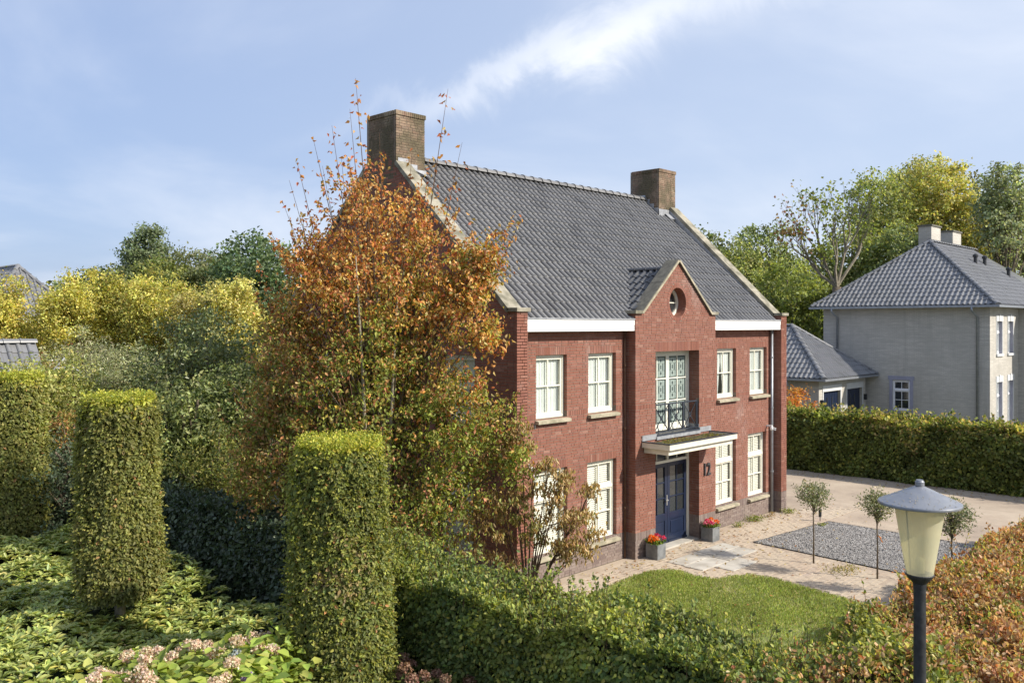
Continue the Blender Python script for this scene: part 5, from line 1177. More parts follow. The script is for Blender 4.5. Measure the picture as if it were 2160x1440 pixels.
u_ = RNG.random(n_); s1 = np.clip((zf - .45) / .4, 0.04, .95); s2 = np.clip((zf - .22) / .45, 0, .8)
C_ = np.where((u_ < s1)[:, None], orange, np.where((RNG.random(n_) < s2)[:, None], gold, green)); C_ = np.where((RNG.random(n_) < np.clip(lf - .25, 0, .7) * (zf < .75))[:, None], rust, C_)
C_ = C_ * (1 + lit[:, None] * .16)
P, O, C_ = P[keep], O[keep], C_[keep]; n_ = len(P)
parts = [(P, rdir(n_) * .8 + [0, 0, -.7], unit(O * .5 + rdir(n_) * .9 + [0, 0, .3]), C_, 0.05 + .05 * RNG.random(n_))]
lead = MB(); base = Vector((tx_, ty_, 0))
tips = [(750, 165, 0, 1), (738, 230, .2, 1), (945, 188, -.2, 1), (975, 300, -.3, .6), (700, 265, .1, .5), (625, 335, .3, .9), (596, 425, .3, .9), (660, 290, .2, .7), (1058, 480, -.7, 1.6), (1020, 530, -.7, 1.4), (1070, 710, -.8, 1.6), (965, 420, -.2, 1), (590, 520, .2, 1), (575, 640, .2, 1), (870, 300, 0, .5), (800, 280, .1, .7), (555, 760, .3, 1), (525, 900, .3, 1.2), (1110, 905, -.5, 1.3), (905, 340, .0, .7), (720, 330, .2, 1), (610, 380, .4, .6), (680, 350, .1, 1), (850, 380, 0, 1), (930, 480, -.3, 1.3), (990, 460, -.4, 1), (780, 350, 0, .8)]
for px, py, dd, dens in tips:
    tip = at(px, py, 16.4 + dd); side = abs(px - 818) > 180 and py > 430
    b0 = base.lerp(Vector((tip.x, tip.y, 0)), .45) + Vector((0, 0, max(2.2, tip.z - (1.7 if side else 4.0)))); m_ = b0.lerp(tip, .5) + Vector((RNG.normal() * .06, RNG.normal() * .06, -.10 if side else 0))
    lead.tube([base + Vector((0, 0, 1.0)), b0 * .5 + (base + Vector((0, 0, 1.0))) * .5, b0, m_, tip], [.05, .035, .022, .012, .003], 4, False)
    k = int(95 * dens); tt = RNG.random((k, 1)) ** 1.1; a, m2, b2 = np.array(b0), np.array(m_), np.array(tip)
    Q = (1 - tt) ** 2 * a + 2 * tt * (1 - tt) * m2 + tt ** 2 * b2; wdt = .26 * (1 - tt) + .05; Q = Q + RNG.normal(size=(k, 3)) * wdt * [1, 1, .8]
    cc_ = pal(k, [(.50, .20, .05), (.55, .27, .09), (.42, .13, .06), (.50, .33, .12)], None, .2)
    if py > 850: cc_ = pal(k, [(.28, .16, .06), (.33, .20, .08), (.14, .15, .04)], None, .2)
    parts.append((Q, rdir(k) * .8 + [0, 0, -.6], rdir(k), cc_, .075 + .045 * RNG.random(k)))
for i in range(150):
    e = bl[RNG.choice(len(bl), p=np.array([b_[2] for b_ in bl]) / sum(b_[2] for b_ in bl))]; dd = rdir(1)[0]; dd[2] = abs(dd[2]) * .8 - .15
    a = np.array(e[0]) + dd * np.array(e[1]) * .8; ln = np.array([dd[0] * .30, dd[1] * .30, .28 + .35 * RNG.random()]) * (.6 + .9 * RNG.random()) * 1.25; b2 = a + ln
    lead.tube([tuple(a - ln * .6), tuple((a + b2) / 2 + RNG.normal(size=3) * .02), tuple(b2)], [.009, .006, .002], 3, False); k = 34; tt = RNG.random((k, 1)) ** .8
    hi = a[2] > 5.2; parts.append((a + ln * tt + RNG.normal(size=(k, 3)) * .05 * (1.2 - tt), rdir(k) * .8 + [0, 0, -.6], rdir(k), pal(k, [(.56, .24, .07), (.60, .34, .12), (.46, .16, .08), (.54, .40, .14)] if hi else [(.30, .31, .07), (.42, .26, .10), (.22, .27, .06), (.50, .22, .12)], None, .2), .05 + .045 * RNG.random(k)))
P, D, Nn, C_, Ln = [np.concatenate([q_[i] for q_ in parts]) for i in range(5)]
leaf_obj('crown', P, D, Nn, Ln, C_, M['leaf'], at_, .56, pts=4, droop=.2, fold=.14)
lead.build('shoots', M['twig'], at_, kind='stuff')
for k in range(8):
    a = 2 * pi * k / 8 + .4; tp = Vector((tx_ + 1.15 * cos(a) * (.6 + .5 * RNG.random()), ty_ + 1.0 * sin(a) * (.6 + .5 * RNG.random()), 5.2 + 1.6 * RNG.random())); b0 = base + Vector((.12 * cos(a), .12 * sin(a), 0))
    mb = MB(); mb.tube([b0, b0.lerp(tp, .35) + Vector((RNG.normal() * .08, RNG.normal() * .08, .3)), b0.lerp(tp, .7) + Vector((RNG.normal() * .08, RNG.normal() * .08, .2)), tp], [.06, .04, .025, .008], 7); mb.build('stem', M['trunk_pale'], at_, smooth=True)
lb = MB()
for c in cc[RNG.choice(len(cc), 170, replace=False)]:
    c = Vector(c); a = base.lerp(Vector((c.x, c.y, 0)), .3); a.z = max(.5, c.z * .72 - .3); r0 = .018; lb.tube([a, a.lerp(c, .55) + Vector((0, 0, .12)), c], [r0, r0 * .7, r0 * .3], 4, False)
lb.build('limbs', M['trunk'], at_, kind='stuff')

# small tree with withered brown leaves by the corner
sb = at(1112, 1235, 16.2); st_ = thing('withered_tree', 'small sprawling tree with withered brown leaves at the house corner', 'tree', (sb.x, sb.y, 0))
cl_ = [(1190, 1000, -.1, .34, .22, 1), (1252, 1035, -.1, .22, .13, .8), (1170, 1040, 0, .3, .2, 1), (1150, 1090, 0, .5, .22, 1.4), (1215, 1095, -.1, .42, .26, 1.7), (1240, 1135, -.1, .33, .22, 1.2), (1190, 1150, -.1, .4, .2, 1.2), (1130, 1130, .1, .3, .25, .8),
       (1085, 1040, .1, .45, .3, 1.2), (1060, 1100, .2, .4, .35, 1.2), (1010, 1080, .2, .4, .35, 1), (1080, 930, .1, .38, .22, 1.1), (1030, 960, .2, .35, .3, 1), (1100, 900, .1, .22, .12, .6), (980, 1150, .3, .4, .3, .8), (1050, 1180, .2, .4, .25, .9), (1125, 985, 0, .15, .12, .4), (1160, 975, 0, .25, .12, .5), (1215, 1170, -.1, .3, .14, .7)]
P = []; lb = MB(); sbv = Vector((sb.x, sb.y, 0.02))
for px, py, dd, rx, rzz, wgt in cl_:
    c = at(px, py, 16.2 + dd); n1 = int((250 if px > 1120 else 420) * wgt); k = max(7, int(12 * wgt)); sub = rdir(k) * RNG.random((k, 1)) ** .4 * [rx, rx, rzz]
    q_ = np.array(c) + sub[RNG.integers(0, k, n1)] + RNG.normal(size=(n1, 3)) * [.07, .07, .045]; P.append(q_)
    m_ = sbv.lerp(c, .5) + Vector((0, 0, .25)); lb.tube([sbv, sbv.lerp(m_, .5) + Vector((0, 0, .15)), m_, c], [.028, .02, .012, .004], 5, False)
    for s_ in sub: lb.tube([m_.lerp(c, .6), c + Vector(s_)], [.006, .002], 3, False)
P = np.vstack(P); n_ = len(P); cW = pal(n_, [(.44, .30, .14), (.52, .38, .19), (.36, .23, .11), (.58, .46, .26), (.30, .29, .09)], [4, 4, 3, 2, 1.4], .2)
gw = fbm(P, 1.5, 8.)[:, None]; cW = np.where((gw < -.5) & (RNG.random((n_, 1)) < .5), pal(n_, [(.24, .25, .07), (.32, .30, .09)], None, .2), cW)
leaf_obj('crown', P, rdir(n_) * .5 + [0, 0, -1.], rdir(n_), .068 + .035 * RNG.random(n_), cW, M['leaf'], st_, .36, droop=.25, fold=.18); lb.build('limbs', M['twig'], st_, kind='stuff')

# ================================================================== LOLLIPOP TREES, PLANTERS, SPOT, WEEDS
spots = [(6.42, -3.5, 'short standard tree with round grey-green head by the gravel, nearest the house'), (6.18, -5.08, 'middle standard tree by the gravel with orange tape on its stem'), (5.8, -6.74, 'standard tree by the gravel partly hidden behind the street lamp')]
for i, (x, y, lab) in enumerate(spots):
    t = thing('standard_tree', lab, 'tree', (x, y, 0), 'small standard trees along the gravel bed')
    hz = 1.62 + .03 * i; P, O, lit, cc = clump_crown([((x, y, hz), (.37, .37, .34))], 95, 17, .13, shell=.4)
    n_ = len(P); C_ = pal(n_, [(.22, .24, .13), (.30, .32, .18), (.16, .19, .09), (.42, .36, .17)], [4, 3, 3, 1.2], .2)
    leaf_obj('crown', P, rdir(n_) + O * .6 + [0, 0, .3], rdir(n_) + [0, 0, .4], .05 + .025 * RNG.random(n_), C_, M['leaf_gloss'], t, .38, pts=4)
    mb = MB(); mb.tube([(x, y, 0), (x + .01, y, .7), (x, y + .01, 1.4)], [.022, .018, .015], 8); mb.build('trunk', M['trunk'], t, smooth=True)
    lb = MB()
    for c in cc[:34]: c = Vector(c); lb.tube([(x, y, 1.15 + .2 * RNG.random()), (x * .5 + c.x * .5, y * .5 + c.y * .5, c.z - .10), c], [.009, .006, .002], 4, False)
    lb.build('limbs', M['trunk'], t, kind='stuff')
    if i: mb = MB(); mb.beam((x - .03, y - .035, .96), (x + .03, y - .06, .92), .05, .012); mb.beam((x + .01, y - .05, .93), (x + .05, y - .09, .82), .03, .01); mb.build('tape', M['orange'], t)
for x, y, lab, cset in ((4.24, -.56, 'zinc planter with orange and pink flowers left of the blue door', [(.75, .16, .02), (.80, .22, .03), (.62, .04, .14)]), (6.68, -.58, 'zinc planter with pink and orange flowers right of the blue door', [(.62, .05, .16), (.75, .2, .35), (.75, .16, .02)])):
    t = thing('planter', lab, 'planter', (x, y, 0), 'square zinc planters beside the front door'); s_ = .17; hp = .37
    mb = MB(); mb.prism([(x - s_, y - s_, .012), (x + s_, y - s_, .012), (x + s_, y + s_, .012), (x - s_, y + s_, .012)], [(x - s_, y - s_, hp - .05), (x + s_, y - s_, hp - .05), (x + s_, y + s_, hp - .05), (x - s_, y + s_, hp - .05)])
    for bb in ((x - s_, x + s_, y - s_, y - s_ + .02), (x - s_, x + s_, y + s_ - .02, y + s_), (x - s_, x - s_ + .02, y - s_ + .02, y + s_ - .02), (x + s_ - .02, x + s_, y - s_ + .02, y + s_ - .02)): mb.box(*bb, hp - .049, hp)
    mb.build('box', M['planter'], t)
    P = RNG.random((260, 3)) * [.36, .36, .10] + [x - .18, y - .18, hp - .03]; n_ = 260
    leaf_obj('leaves', P, rdir(n_) + [0, 0, .6], rdir(n_) + [0, 0, .5], .07, pal(n_, [(.10, .17, .03), (.18, .26, .04)], None, .2), M['leaf'], t, .5)
    for j, (dx, dy, dzz, ci) in enumerate(((-.10, -.08, .13, 0), (-.05, .08, .14, 0), (.02, -.02, .10, None), (.12, .05, .15, 2), (.14, -.10, .12, 2), (-.15, .02, .10, 1), (.05, .13, .12, None))):
        k = 46; dd = rdir(k); dd[:, 2] = np.abs(dd[:, 2]); Pp = np.array([x + dx, y + dy, hp + dzz - .03]) + dd * .06
        leaf_obj('flower', Pp, rdir(k) + dd * .8, dd, .05, pal(k, [cset[ci] if ci is not None else (.75, .72, .66)], None, .12), M['petal'], t, .7, kind=None)
x, y = 10.78, -1.66; sp = thing('garden_spotlight', 'small black spotlight on a spike at the gravel corner', 'lamp', (x, y, 0))
mb = MB(); mb.tube([(x, y, 0), (x, y, .14)], .012, 8); mb.build('spike', M['black_iron'], sp); mb = MB(); mb.tube([(x, y, .14), (x + .01, y, .36)], [.04, .045], 12); mb.build('head', M['black_iron'], sp)
def weed(x, y, r, n_, cols, lab, name='weed_clump', h=.12):
    t = thing(name, lab, 'weed', (x, y, 0)); P = np.stack([x + RNG.normal(size=n_) * r * .5, y + RNG.normal(size=n_) * r * .35, RNG.random(n_) * h + .012], 1)
    leaf_obj('leaves', P, rdir(n_) + [0, 0, .3], rdir(n_) + [0, 0, .8], .06, pal(n_, cols, None, .2), M['leaf'], t, .45)
wc = [(.22, .26, .06), (.32, .32, .10), (.14, .18, .05)]
weed(9.55, -.28, .32, 260, wc, 'pale green weeds growing at the foot of the wall, largest clump'); weed(8.55, -.35, .16, 80, wc, 'small weed tuft by the wall under the third lower window'); weed(11.2, -.5, .26, 160, wc, 'weeds at the foot of the right corner pier by the downpipe'); weed(10.4, -.35, .14, 60, [(.3, .22, .12)], 'brown dried tuft by the wall near the downpipe')
weed(10.3, -1.95, .15, 70, wc, 'green tuft in the gravel beside the spotlight', h=.06); weed(6.3, -4.3, .5, 220, [(.3, .26, .1), (.2, .2, .06), (.4, .32, .16)], 'dry weeds on the sandy strip between two standard trees', h=.05)

# ================================================================== STREET LAMP
lp = at(1940, 1060, 6.85); x, y = lp.x, lp.y
lamp = thing('street_lamp', 'street lamp with wide conical grey hat and tapered yellowed shade on black post', 'street lamp', (x, y, 0))
mb = MB(); mb.lathe([(.07, 0), (.07, 1.1), (.048, 1.14), (.045, 3.60)], x, y, 20); mb.build('post', None or M['black_iron'], lamp, smooth=False)
mb = MB(); mb.lathe([(.047, 3.56), (.05, 3.60), (.095, 3.65), (.105, 3.67), (.10, 3.675)], x, y, 32); mb.build('collar', M['black_iron'], lamp)
m, n, b, o = mat('yellowed_acrylic'); c = mix(n, mr(n, posnoise(n, 5, 5), .35, .7, 0, .5), (.74, .71, .54), (.60, .57, .42)); n.links.new(c, b.inputs['Base Color']); b.inputs['Roughness'].default_value = .35
t_ = nd(n, 'ShaderNodeBsdfTranslucent'); t_.inputs[0].default_value = (.92, .89, .70, 1); tr = nd(n, 'ShaderNodeBsdfTransparent'); tr.inputs[0].default_value = (.95, .88, .6, 1)
s1_ = nd(n, 'ShaderNodeMixShader'); s1_.inputs[0].default_value = .45; n.links.new(b.outputs[0], s1_.inputs[1]); n.links.new(t_.outputs[0], s1_.inputs[2]); s2_ = nd(n, 'ShaderNodeMixShader'); s2_.inputs[0].default_value = .30; n.links.new(s1_.outputs[0], s2_.inputs[1]); n.links.new(tr.outputs[0], s2_.inputs[2]); n.links.new(s2_.outputs[0], o.inputs[0]); M['acrylic'] = m
mb = MB(); mb.lathe([(.098, 3.675), (.186, 4.215)], x, y, 48, False); mb.build('lamp_shade', M['acrylic'], lamp, smooth=True)
mb = MB(); mb.tube([(x - .05, y + .05, 3.68), (x - .075, y + .075, 4.2)], .006, 6); mb.build('cable', M['black_iron'], lamp)
mb = MB(); mb.lathe([(.035, 3.68), (.035, 3.78), (.015, 3.80)], x, y, 12); mb.build('bulb_socket', M['metal_white'], lamp)
M['hat'] = simple('weathered_grey_hat', (.22, .235, .27), .38, .1, 10, metal=.3, c2=(.27, .28, .30))
mb = MB(); mb.lathe([(.292, 4.205), (.302, 4.21), (.303, 4.222), (.30, 4.23), (.20, 4.275), (.10, 4.322), (.04, 4.348), (.03, 4.352)], x, y, 64); mb.build('hat', M['hat'], lamp, smooth=False)
mb = MB(); mb.lathe([(.03, 4.35), (.034, 4.355), (.034, 4.385), (.026, 4.395), (.0262, 4.40)], x, y, 20); mb.build('knob', M['hat'], lamp)
P = []; 
for k in range(170):
    a = RNG.random() * 2 * pi; rr_ = .30 * RNG.random() ** .35; P.append((x + rr_ * cos(a), y + rr_ * sin(a), 4.232 + (.30 - rr_) * .46))
blobs_mesh('lichen_spots', np.array(P), .002 + .004 * RNG.random(170), M['stone'], lamp)

# ================================================================== RHODODENDRONS AND HYDRANGEAS
def whorl(name, n_, ln, cols, up, seed, m='leaf_gloss', parent=None, jit=.15):
    rg = np.random.default_rng(seed); a = np.arange(n_) * 2.4 + rg.random(n_) * .4; el = up + rg.normal(size=n_) * .2
    D = np.stack([np.cos(a) * np.cos(el), np.sin(a) * np.cos(el), np.sin(el)], 1); Nn = np.stack([-np.cos(a) * np.sin(el), -np.sin(a) * np.sin(el), np.cos(el)], 1) + rg.normal(size=(n_, 3)) * .15
    return D, Nn
def whorl_bed(name, label, cat, spots, zf, ln, cols, w, nl, up, single, leafname, wr=.36, m='leaf_gloss', group=None):
    c0 = spots.mean(0); t = thing(name, label, cat, (float(c0[0]), float(c0[1]), 0), group)
    variants = []
    order = np.argsort(((spots - np.array([CAM.x, CAM.y])) ** 2).sum(1)); single_i = set(order[:single].tolist()) if single else set()
    Pb, Db, Nb, Cb, Lb = [], [], [], [], []
    for v in range(6):
        D, Nn = whorl(leafname, nl, ln, cols, up, v); k = len(D); me = None
        o_ = leaf_obj(leafname, D * .01, D, Nn, ln * (.75 + .4 * RNG.random(k)), pal(k, cols, w, .14), M[m], None, wr, kind=None, pts=6); me = o_.data; bpy.data.objects.remove(o_); variants.append((me, D, Nn))
    for i, (sx_, sy_) in enumerate(spots):
        z = zf[i]
        if i in single_i:
            o_ = bpy.data.objects.new(leafname, variants[i % 6][0]); link(o_, t); o_.location = (sx_, sy_, z); o_.rotation_euler = (RNG.normal() * .25, RNG.normal() * .25, RNG.random() * 6.28); s_ = .8 + .4 * RNG.random(); o_.scale = (s_, s_, s_)
        else:
            D, Nn = variants[i % 6][1:]; ca, sa = cos(i * 1.7), sin(i * 1.7); R = np.array([[ca, sa, 0], [-sa, ca, 0], [0, 0, 1]]); tl = RNG.normal(size=3) * .22; D2 = D @ R + tl * [1, 1, .3]; k = len(D)
            Pb.append(np.tile([sx_, sy_, z], (k, 1)) + D2 * .01); Db.append(D2); Nb.append(Nn @ R); Cb.append(pal(k, cols, w, .12) * (1 + RNG.normal() * .14)); Lb.append(ln * (.7 + .45 * RNG.random(k)))
    leaf_obj('foliage', np.vstack(Pb), np.vstack(Db), np.vstack(Nb), np.concatenate(Lb), np.vstack(Cb), M[m], t, wr, pts=6)
    return t
def field(n_, x0, x1, y0, y1): return np.stack([x0 + (x1 - x0) * RNG.random(n_), y0 + (y1 - y0) * RNG.random(n_)], 1)
S = field(9500, -13.2, -5.45, -2.6, 13.5)
S = S[~((S[:, 0] > -9.2) & (S[:, 1] < -.7))]; S = S[(S[:, 0] + .25 * RNG.normal(size=len(S)) < -5.6)]
k0 = (S[:, 1] > -1.9 + .22 * (S[:, 0] + 13)) | (S[:, 0] < -9.2); S = S[k0]
z3 = np.concatenate([S, np.zeros((len(S), 1))], 1); zt_ = .84 + .32 * fbm(z3, .8, 3.) + .15 * fbm(z3, 2.7, 1.) - .22 * RNG.random(len(S)) ** 2 + .10
whorl_bed('rhododendron_bed', 'low bed of rhododendrons with yellow-green leaf rosettes below the clipped columns', 'shrub', S, zt_, .14, [(.30, .36, .11), (.40, .45, .13), (.52, .53, .17), (.22, .28, .10), (.64, .56, .14)], [4, 4, 3, 2, .35], 9, .38, 300, 'leaf_rosette', wr=.40)
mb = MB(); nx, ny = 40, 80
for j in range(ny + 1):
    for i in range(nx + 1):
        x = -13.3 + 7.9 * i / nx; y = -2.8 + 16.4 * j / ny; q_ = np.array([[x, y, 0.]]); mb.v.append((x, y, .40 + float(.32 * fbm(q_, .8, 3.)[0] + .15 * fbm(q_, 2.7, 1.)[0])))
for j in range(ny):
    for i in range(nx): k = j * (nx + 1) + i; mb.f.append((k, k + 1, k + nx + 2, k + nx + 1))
tag(mb.build('undergrowth', M['core'], None), 'dark sheet for stems, old leaves and painted shade under the rhododendron bed', 'undergrowth', kind='stuff')  # one continuous dark sheet; shade between the stems is its colour
# hydrangeas
HY = [(268, 1384), (308, 1374), (335, 1372), (307, 1392), (335, 1400), (361, 1387), (214, 1419), (236, 1427), (262, 1427), (283, 1434), (307, 1427), (297, 1411), (383, 1370), (399, 1360), (412, 1360), (438, 1362), (444, 1376), (460, 1376), (200, 1430), (250, 1440), (320, 1440)]
HY2 = [(500, 1352), (532, 1344), (561, 1344), (546, 1371), (489, 1398), (473, 1434), (575, 1370), (455, 1440)]
HY3 = [(850, 1388), (868, 1402), (895, 1425), (920, 1420), (842, 1425), (870, 1432), (940, 1432), (855, 1410), (990, 1436), (1030, 1438)]
def head_mesh(seed, cols):
    k = 230; dd = rdir(k, np.random.default_rng(seed)); dd = dd[dd[:, 2] > -.55]; k = len(dd); o_ = leaf_obj('flower_head', dd * .075 * (1 + .1 * RNG.normal(size=(k, 1))) * [1, 1, .8], rdir(k) + dd * .2, dd + rdir(k) * .4, .034, pal(k, cols, None, .18), M['petal'], None, .9, kind=None, pts=4)
    me = o_.data; bpy.data.objects.remove(o_); return me
pink = [head_mesh(s_, [(.66, .48, .40), (.72, .60, .50), (.56, .38, .31), (.74, .68, .52)]) for s_ in range(4)]; brown = [head_mesh(9 + s_, [(.30, .17, .13), (.38, .25, .18), (.24, .12, .09)]) for s_ in range(3)]
purple = head_mesh(20, [(.42, .25, .60), (.50, .36, .70)]); bluish = head_mesh(21, [(.30, .36, .46), (.42, .44, .42)])
def hydrangea(label, pts, mes, special, zb, nleaf, cols):
    PP = [at(px, py, (5.6 - zb - .12 * math.sin(px * 1.7)) * 1863 / (py - 685)) for px, py in pts + [s_[:2] for s_ in special]]
    cxx = sum(p.x for p in PP) / len(PP); cyy = sum(p.y for p in PP) / len(PP); t = thing('hydrangea', label, 'shrub', (cxx, cyy, 0), 'hydrangeas in the bed'); st = MB()
    for i, p in enumerate(PP):
        me = mes[i % len(mes)] if i < len(pts) else special[i - len(pts)][2]; o_ = bpy.data.objects.new('flower_head', me); link(o_, t); o_.location = p; s_ = RNG.uniform(.95, 1.3); s_ *= .88; o_.scale = (s_, s_, s_); o_.rotation_euler = (RNG.normal() * .3, RNG.normal() * .3, RNG.random() * 6)
        st.tube([(p.x * .8 + cxx * .2, p.y * .8 + cyy * .2, .1), (p.x, p.y, p.z - .25), tuple(p)], [.01, .008, .006], 5, False)
    st.build('stems', M['twig'], t, kind='stuff')
    A = np.array([list(p) for p in PP]); n_ = nleaf; P = A[RNG.integers(0, len(A), n_)] + RNG.normal(size=(n_, 3)) * [.28, .28, .07] + [0, 0, -.16]; P[:, 2] -= .25 * RNG.random(n_) ** 1.5
    leaf_obj('leaves', P, rdir(n_) * [1, 1, .35] + [0, 0, .1], rdir(n_) * .35 + [0, 0, 1], .13 + .07 * RNG.random(n_), pal(n_, cols, None, .16), M['leaf'], t, .66, pts=6)
hg = [(.32, .40, .08), (.40, .47, .10), (.24, .32, .07), (.48, .50, .14)]
hydrangea('faded pink hydrangea with a cluster of dry flower heads at the bottom left', HY, pink, [], 1.36, 1300, hg)
hydrangea('hydrangea beside the nearest column with one blue and one purple head', HY2, pink, [(495, 1381, bluish), (524, 1431, purple)], 1.55, 1100, hg)
hydrangea('hydrangea with brown dead heads between the nearest column and the beech hedge', HY3, brown, [], .95, 500, [(.12, .16, .05), (.16, .19, .07)])
p = at(572, 1310, 11.5); tree('hydrangea_shoots', 'upright light green leafy shoots against the left side of the nearest column', 'shrub', (p.x, p.y, 0), 1.6, [((p.x, p.y, 1.25), (.28, .28, .42))], 26, 9, .2, .14, hg, None, rad=.015, n_limb=14, wr=.6, pts=6)

# ================================================================== SHRUBS AND TREES TO THE LEFT
def bush(name, label, px, py, d, rx, rzz, n_clump, per, leaf, cols, w=None, group=None, wr=.5, cr=.36, spires=0, **k):
    c = at(px, py, d); h = c.z + rzz
    if spires:
        bl_ = [((c.x, c.y, c.z - rzz * .35), (rx, rx * .9, rzz * .75), 1.), ((c.x, c.y, c.z * .5), (rx * .95, rx * .9, max(.4, c.z * .5)), .5)]
        for i in range(spires):
            a = RNG.random() * 6.28; q_ = RNG.random() ** .5 * .85; hh = rzz * RNG.uniform(.45, .8)
            bl_.append(((c.x + rx * q_ * cos(a), c.y + rx * q_ * sin(a), c.z + rzz * RNG.uniform(-.1, .75) * (1.05 - .55 * q_)), (rx * .15, rx * .15, hh), .12))
        return tree(name, label, k.pop('cat', 'shrub'), (c.x, c.y, 0), h, bl_, n_clump, per, cr, leaf, cols, w, group, wr=wr, **k)
    return tree(name, label, k.pop('cat', 'shrub'), (c.x, c.y, 0), h, [((c.x, c.y, c.z), (rx, rx * .9, rzz), 1.), ((c.x, c.y, c.z * .5), (rx * .95, rx * .9, max(.4, c.z * .5)), .5)], n_clump, per, cr, leaf, cols, w, group, wr=wr, **k)
SH = [(.11, .145, .065), (.15, .185, .08), (.20, .23, .095), (.28, .30, .12)]; OL = [(.32, .335, .19), (.42, .43, .27), (.26, .28, .14), (.50, .50, .34)]
YL = [(.56, .51, .13), (.64, .57, .17), (.45, .44, .12), (.31, .33, .09), (.60, .46, .15)]
bush('dark_shrub', 'bluish green shrub in the shade between the two left columns', 135, 1010, 21, 1.5, 1.1, 170, 40, .10, [(.08, .115, .08), (.11, .15, .10), (.15, .19, .12)], cr=.38)
bush('olive_shrub', 'loose yellow-olive shrub between the two left columns', 130, 880, 24, 1.4, 1.9, 260, 40, .10, [(.42, .43, .14), (.32, .35, .11), (.50, .45, .16), (.22, .25, .08)])
bush('reddish_shrub', 'small shrub with orange tinged leaves just left of the middle column', 155, 925, 22.5, .5, .9, 60, 30, .09, [(.34, .26, .08), (.42, .22, .09), (.20, .22, .06)], cr=.3)
bush('grey_willow', 'grey-green narrow-leaved willow bush behind the middle column', 262, 815, 27, 1.6, 1.35, 330, 44, .12, OL, wr=.22, updir=.2)
bush('silvery_birch_bush', 'pale feathery bush with white bent twigs left of the grey willow', 165, 800, 28, 1.2, 1.7, 210, 40, .10, [(.44, .44, .26), (.34, .36, .18), (.54, .52, .36)], wr=.3)
mb = MB(); a, b_ = at(118, 775, 26.5), at(165, 772, 26.6); mb.tube([at(112, 782, 26.5), at(132, 760, 26.5), at(140, 748, 26.5)], [.035, .03, .012], 6); mb.tube([at(118, 778, 26.4), at(150, 772, 26.4), at(178, 790, 26.4)], [.03, .028, .01], 6); tag(mb.build('bare_branch', M['nb_pale']), 'bent whitish bare branch sticking out of the pale bush', 'branch', kind='stuff')
bush('laurel_shrub', 'tall glossy green shrub right of the middle column top', 430, 800, 24, 2.0, 1.9, 430, 42, .11, SH, None, leafm='leaf_gloss', cr=.38)
bush('elder_shrub', 'grey-green leafy shrub in front of the tall glossy shrub', 400, 925, 21, 1.5, 1.6, 300, 40, .12, [(.20, .235, .10), (.28, .32, .13), (.40, .43, .19), (.13, .17, .07)])
bush('shaded_shrub', 'dark green shrub left of the orange tree foot', 500, 900, 21.5, 1.1, 1.7, 220, 40, .10, [(.13, .155, .06), (.19, .22, .08), (.09, .12, .05)])
bush('hazel_shrub', 'mid green shrub above the ivy hedge behind the middle column', 460, 990, 20, 1.2, .9, 150, 40, .09, [(.17, .21, .07), (.25, .27, .08), (.35, .32, .10)])
bush('low_shrub', 'dull green shrub behind the middle column at its left edge', 330, 900, 23, 1.1, 1.5, 200, 40, .10, SH)
bush('filler_shrub', 'olive shrub behind the left column under the small tiled roof', 50, 822, 23.5, 1.5, .75, 200, 40, .11, [(.44, .45, .16), (.32, .35, .11), (.52, .50, .19)])
for i, (px, py, d, rx, rzz, nn, lab, cc3, ww) in enumerate([
    (-8, 670, 32, 1.05, 1.5, 260, 'yellow maple at the left edge partly covering the far house roof', YL, [4, 4, 3, 2, 2]), (60, 712, 36, 1.5, .8, 220, 'low golden maple right of the left edge in front of the brick wall', YL, [4, 4, 3, 2, 3]),
    (148, 660, 33, 1.35, 1.35, 300, 'yellow maple between the far house roof and the dark round trees', YL, [4, 4, 3, 2, 1]),
    (270, 655, 34, 1.5, 1.5, 360, 'broad yellow maple below the tall poplar', YL, [3, 3, 4, 3, 1.5]), (345, 670, 33, 1.6, 1.35, 380, 'golden green maple right of the broad yellow one', YL, [3, 3, 4, 3, 2]),
    (430, 690, 32, 1.4, 1.3, 330, 'pale buff-yellow tree in the middle of the yellow row', [(.60, .50, .19), (.50, .45, .15), (.68, .58, .26), (.38, .36, .12)], None),
    (505, 680, 31, 1.35, 1.45, 330, 'pale yellow tree right next to the orange tree', [(.60, .53, .17), (.50, .47, .14), (.70, .61, .25), (.36, .36, .11)], None)]):
    bush('yellow_maple', lab, px, py, d, rx, rzz, int(nn * 1.5), 40, .095, cc3, ww, 'row of yellow maples behind the garden', cat='tree', cr=.34, wr=.7, spires=18, lit_amt=.28, rad=.1, bark='trunk_pale')
DK = [(.075, .11, .06), (.10, .14, .07), (.135, .17, .085)]
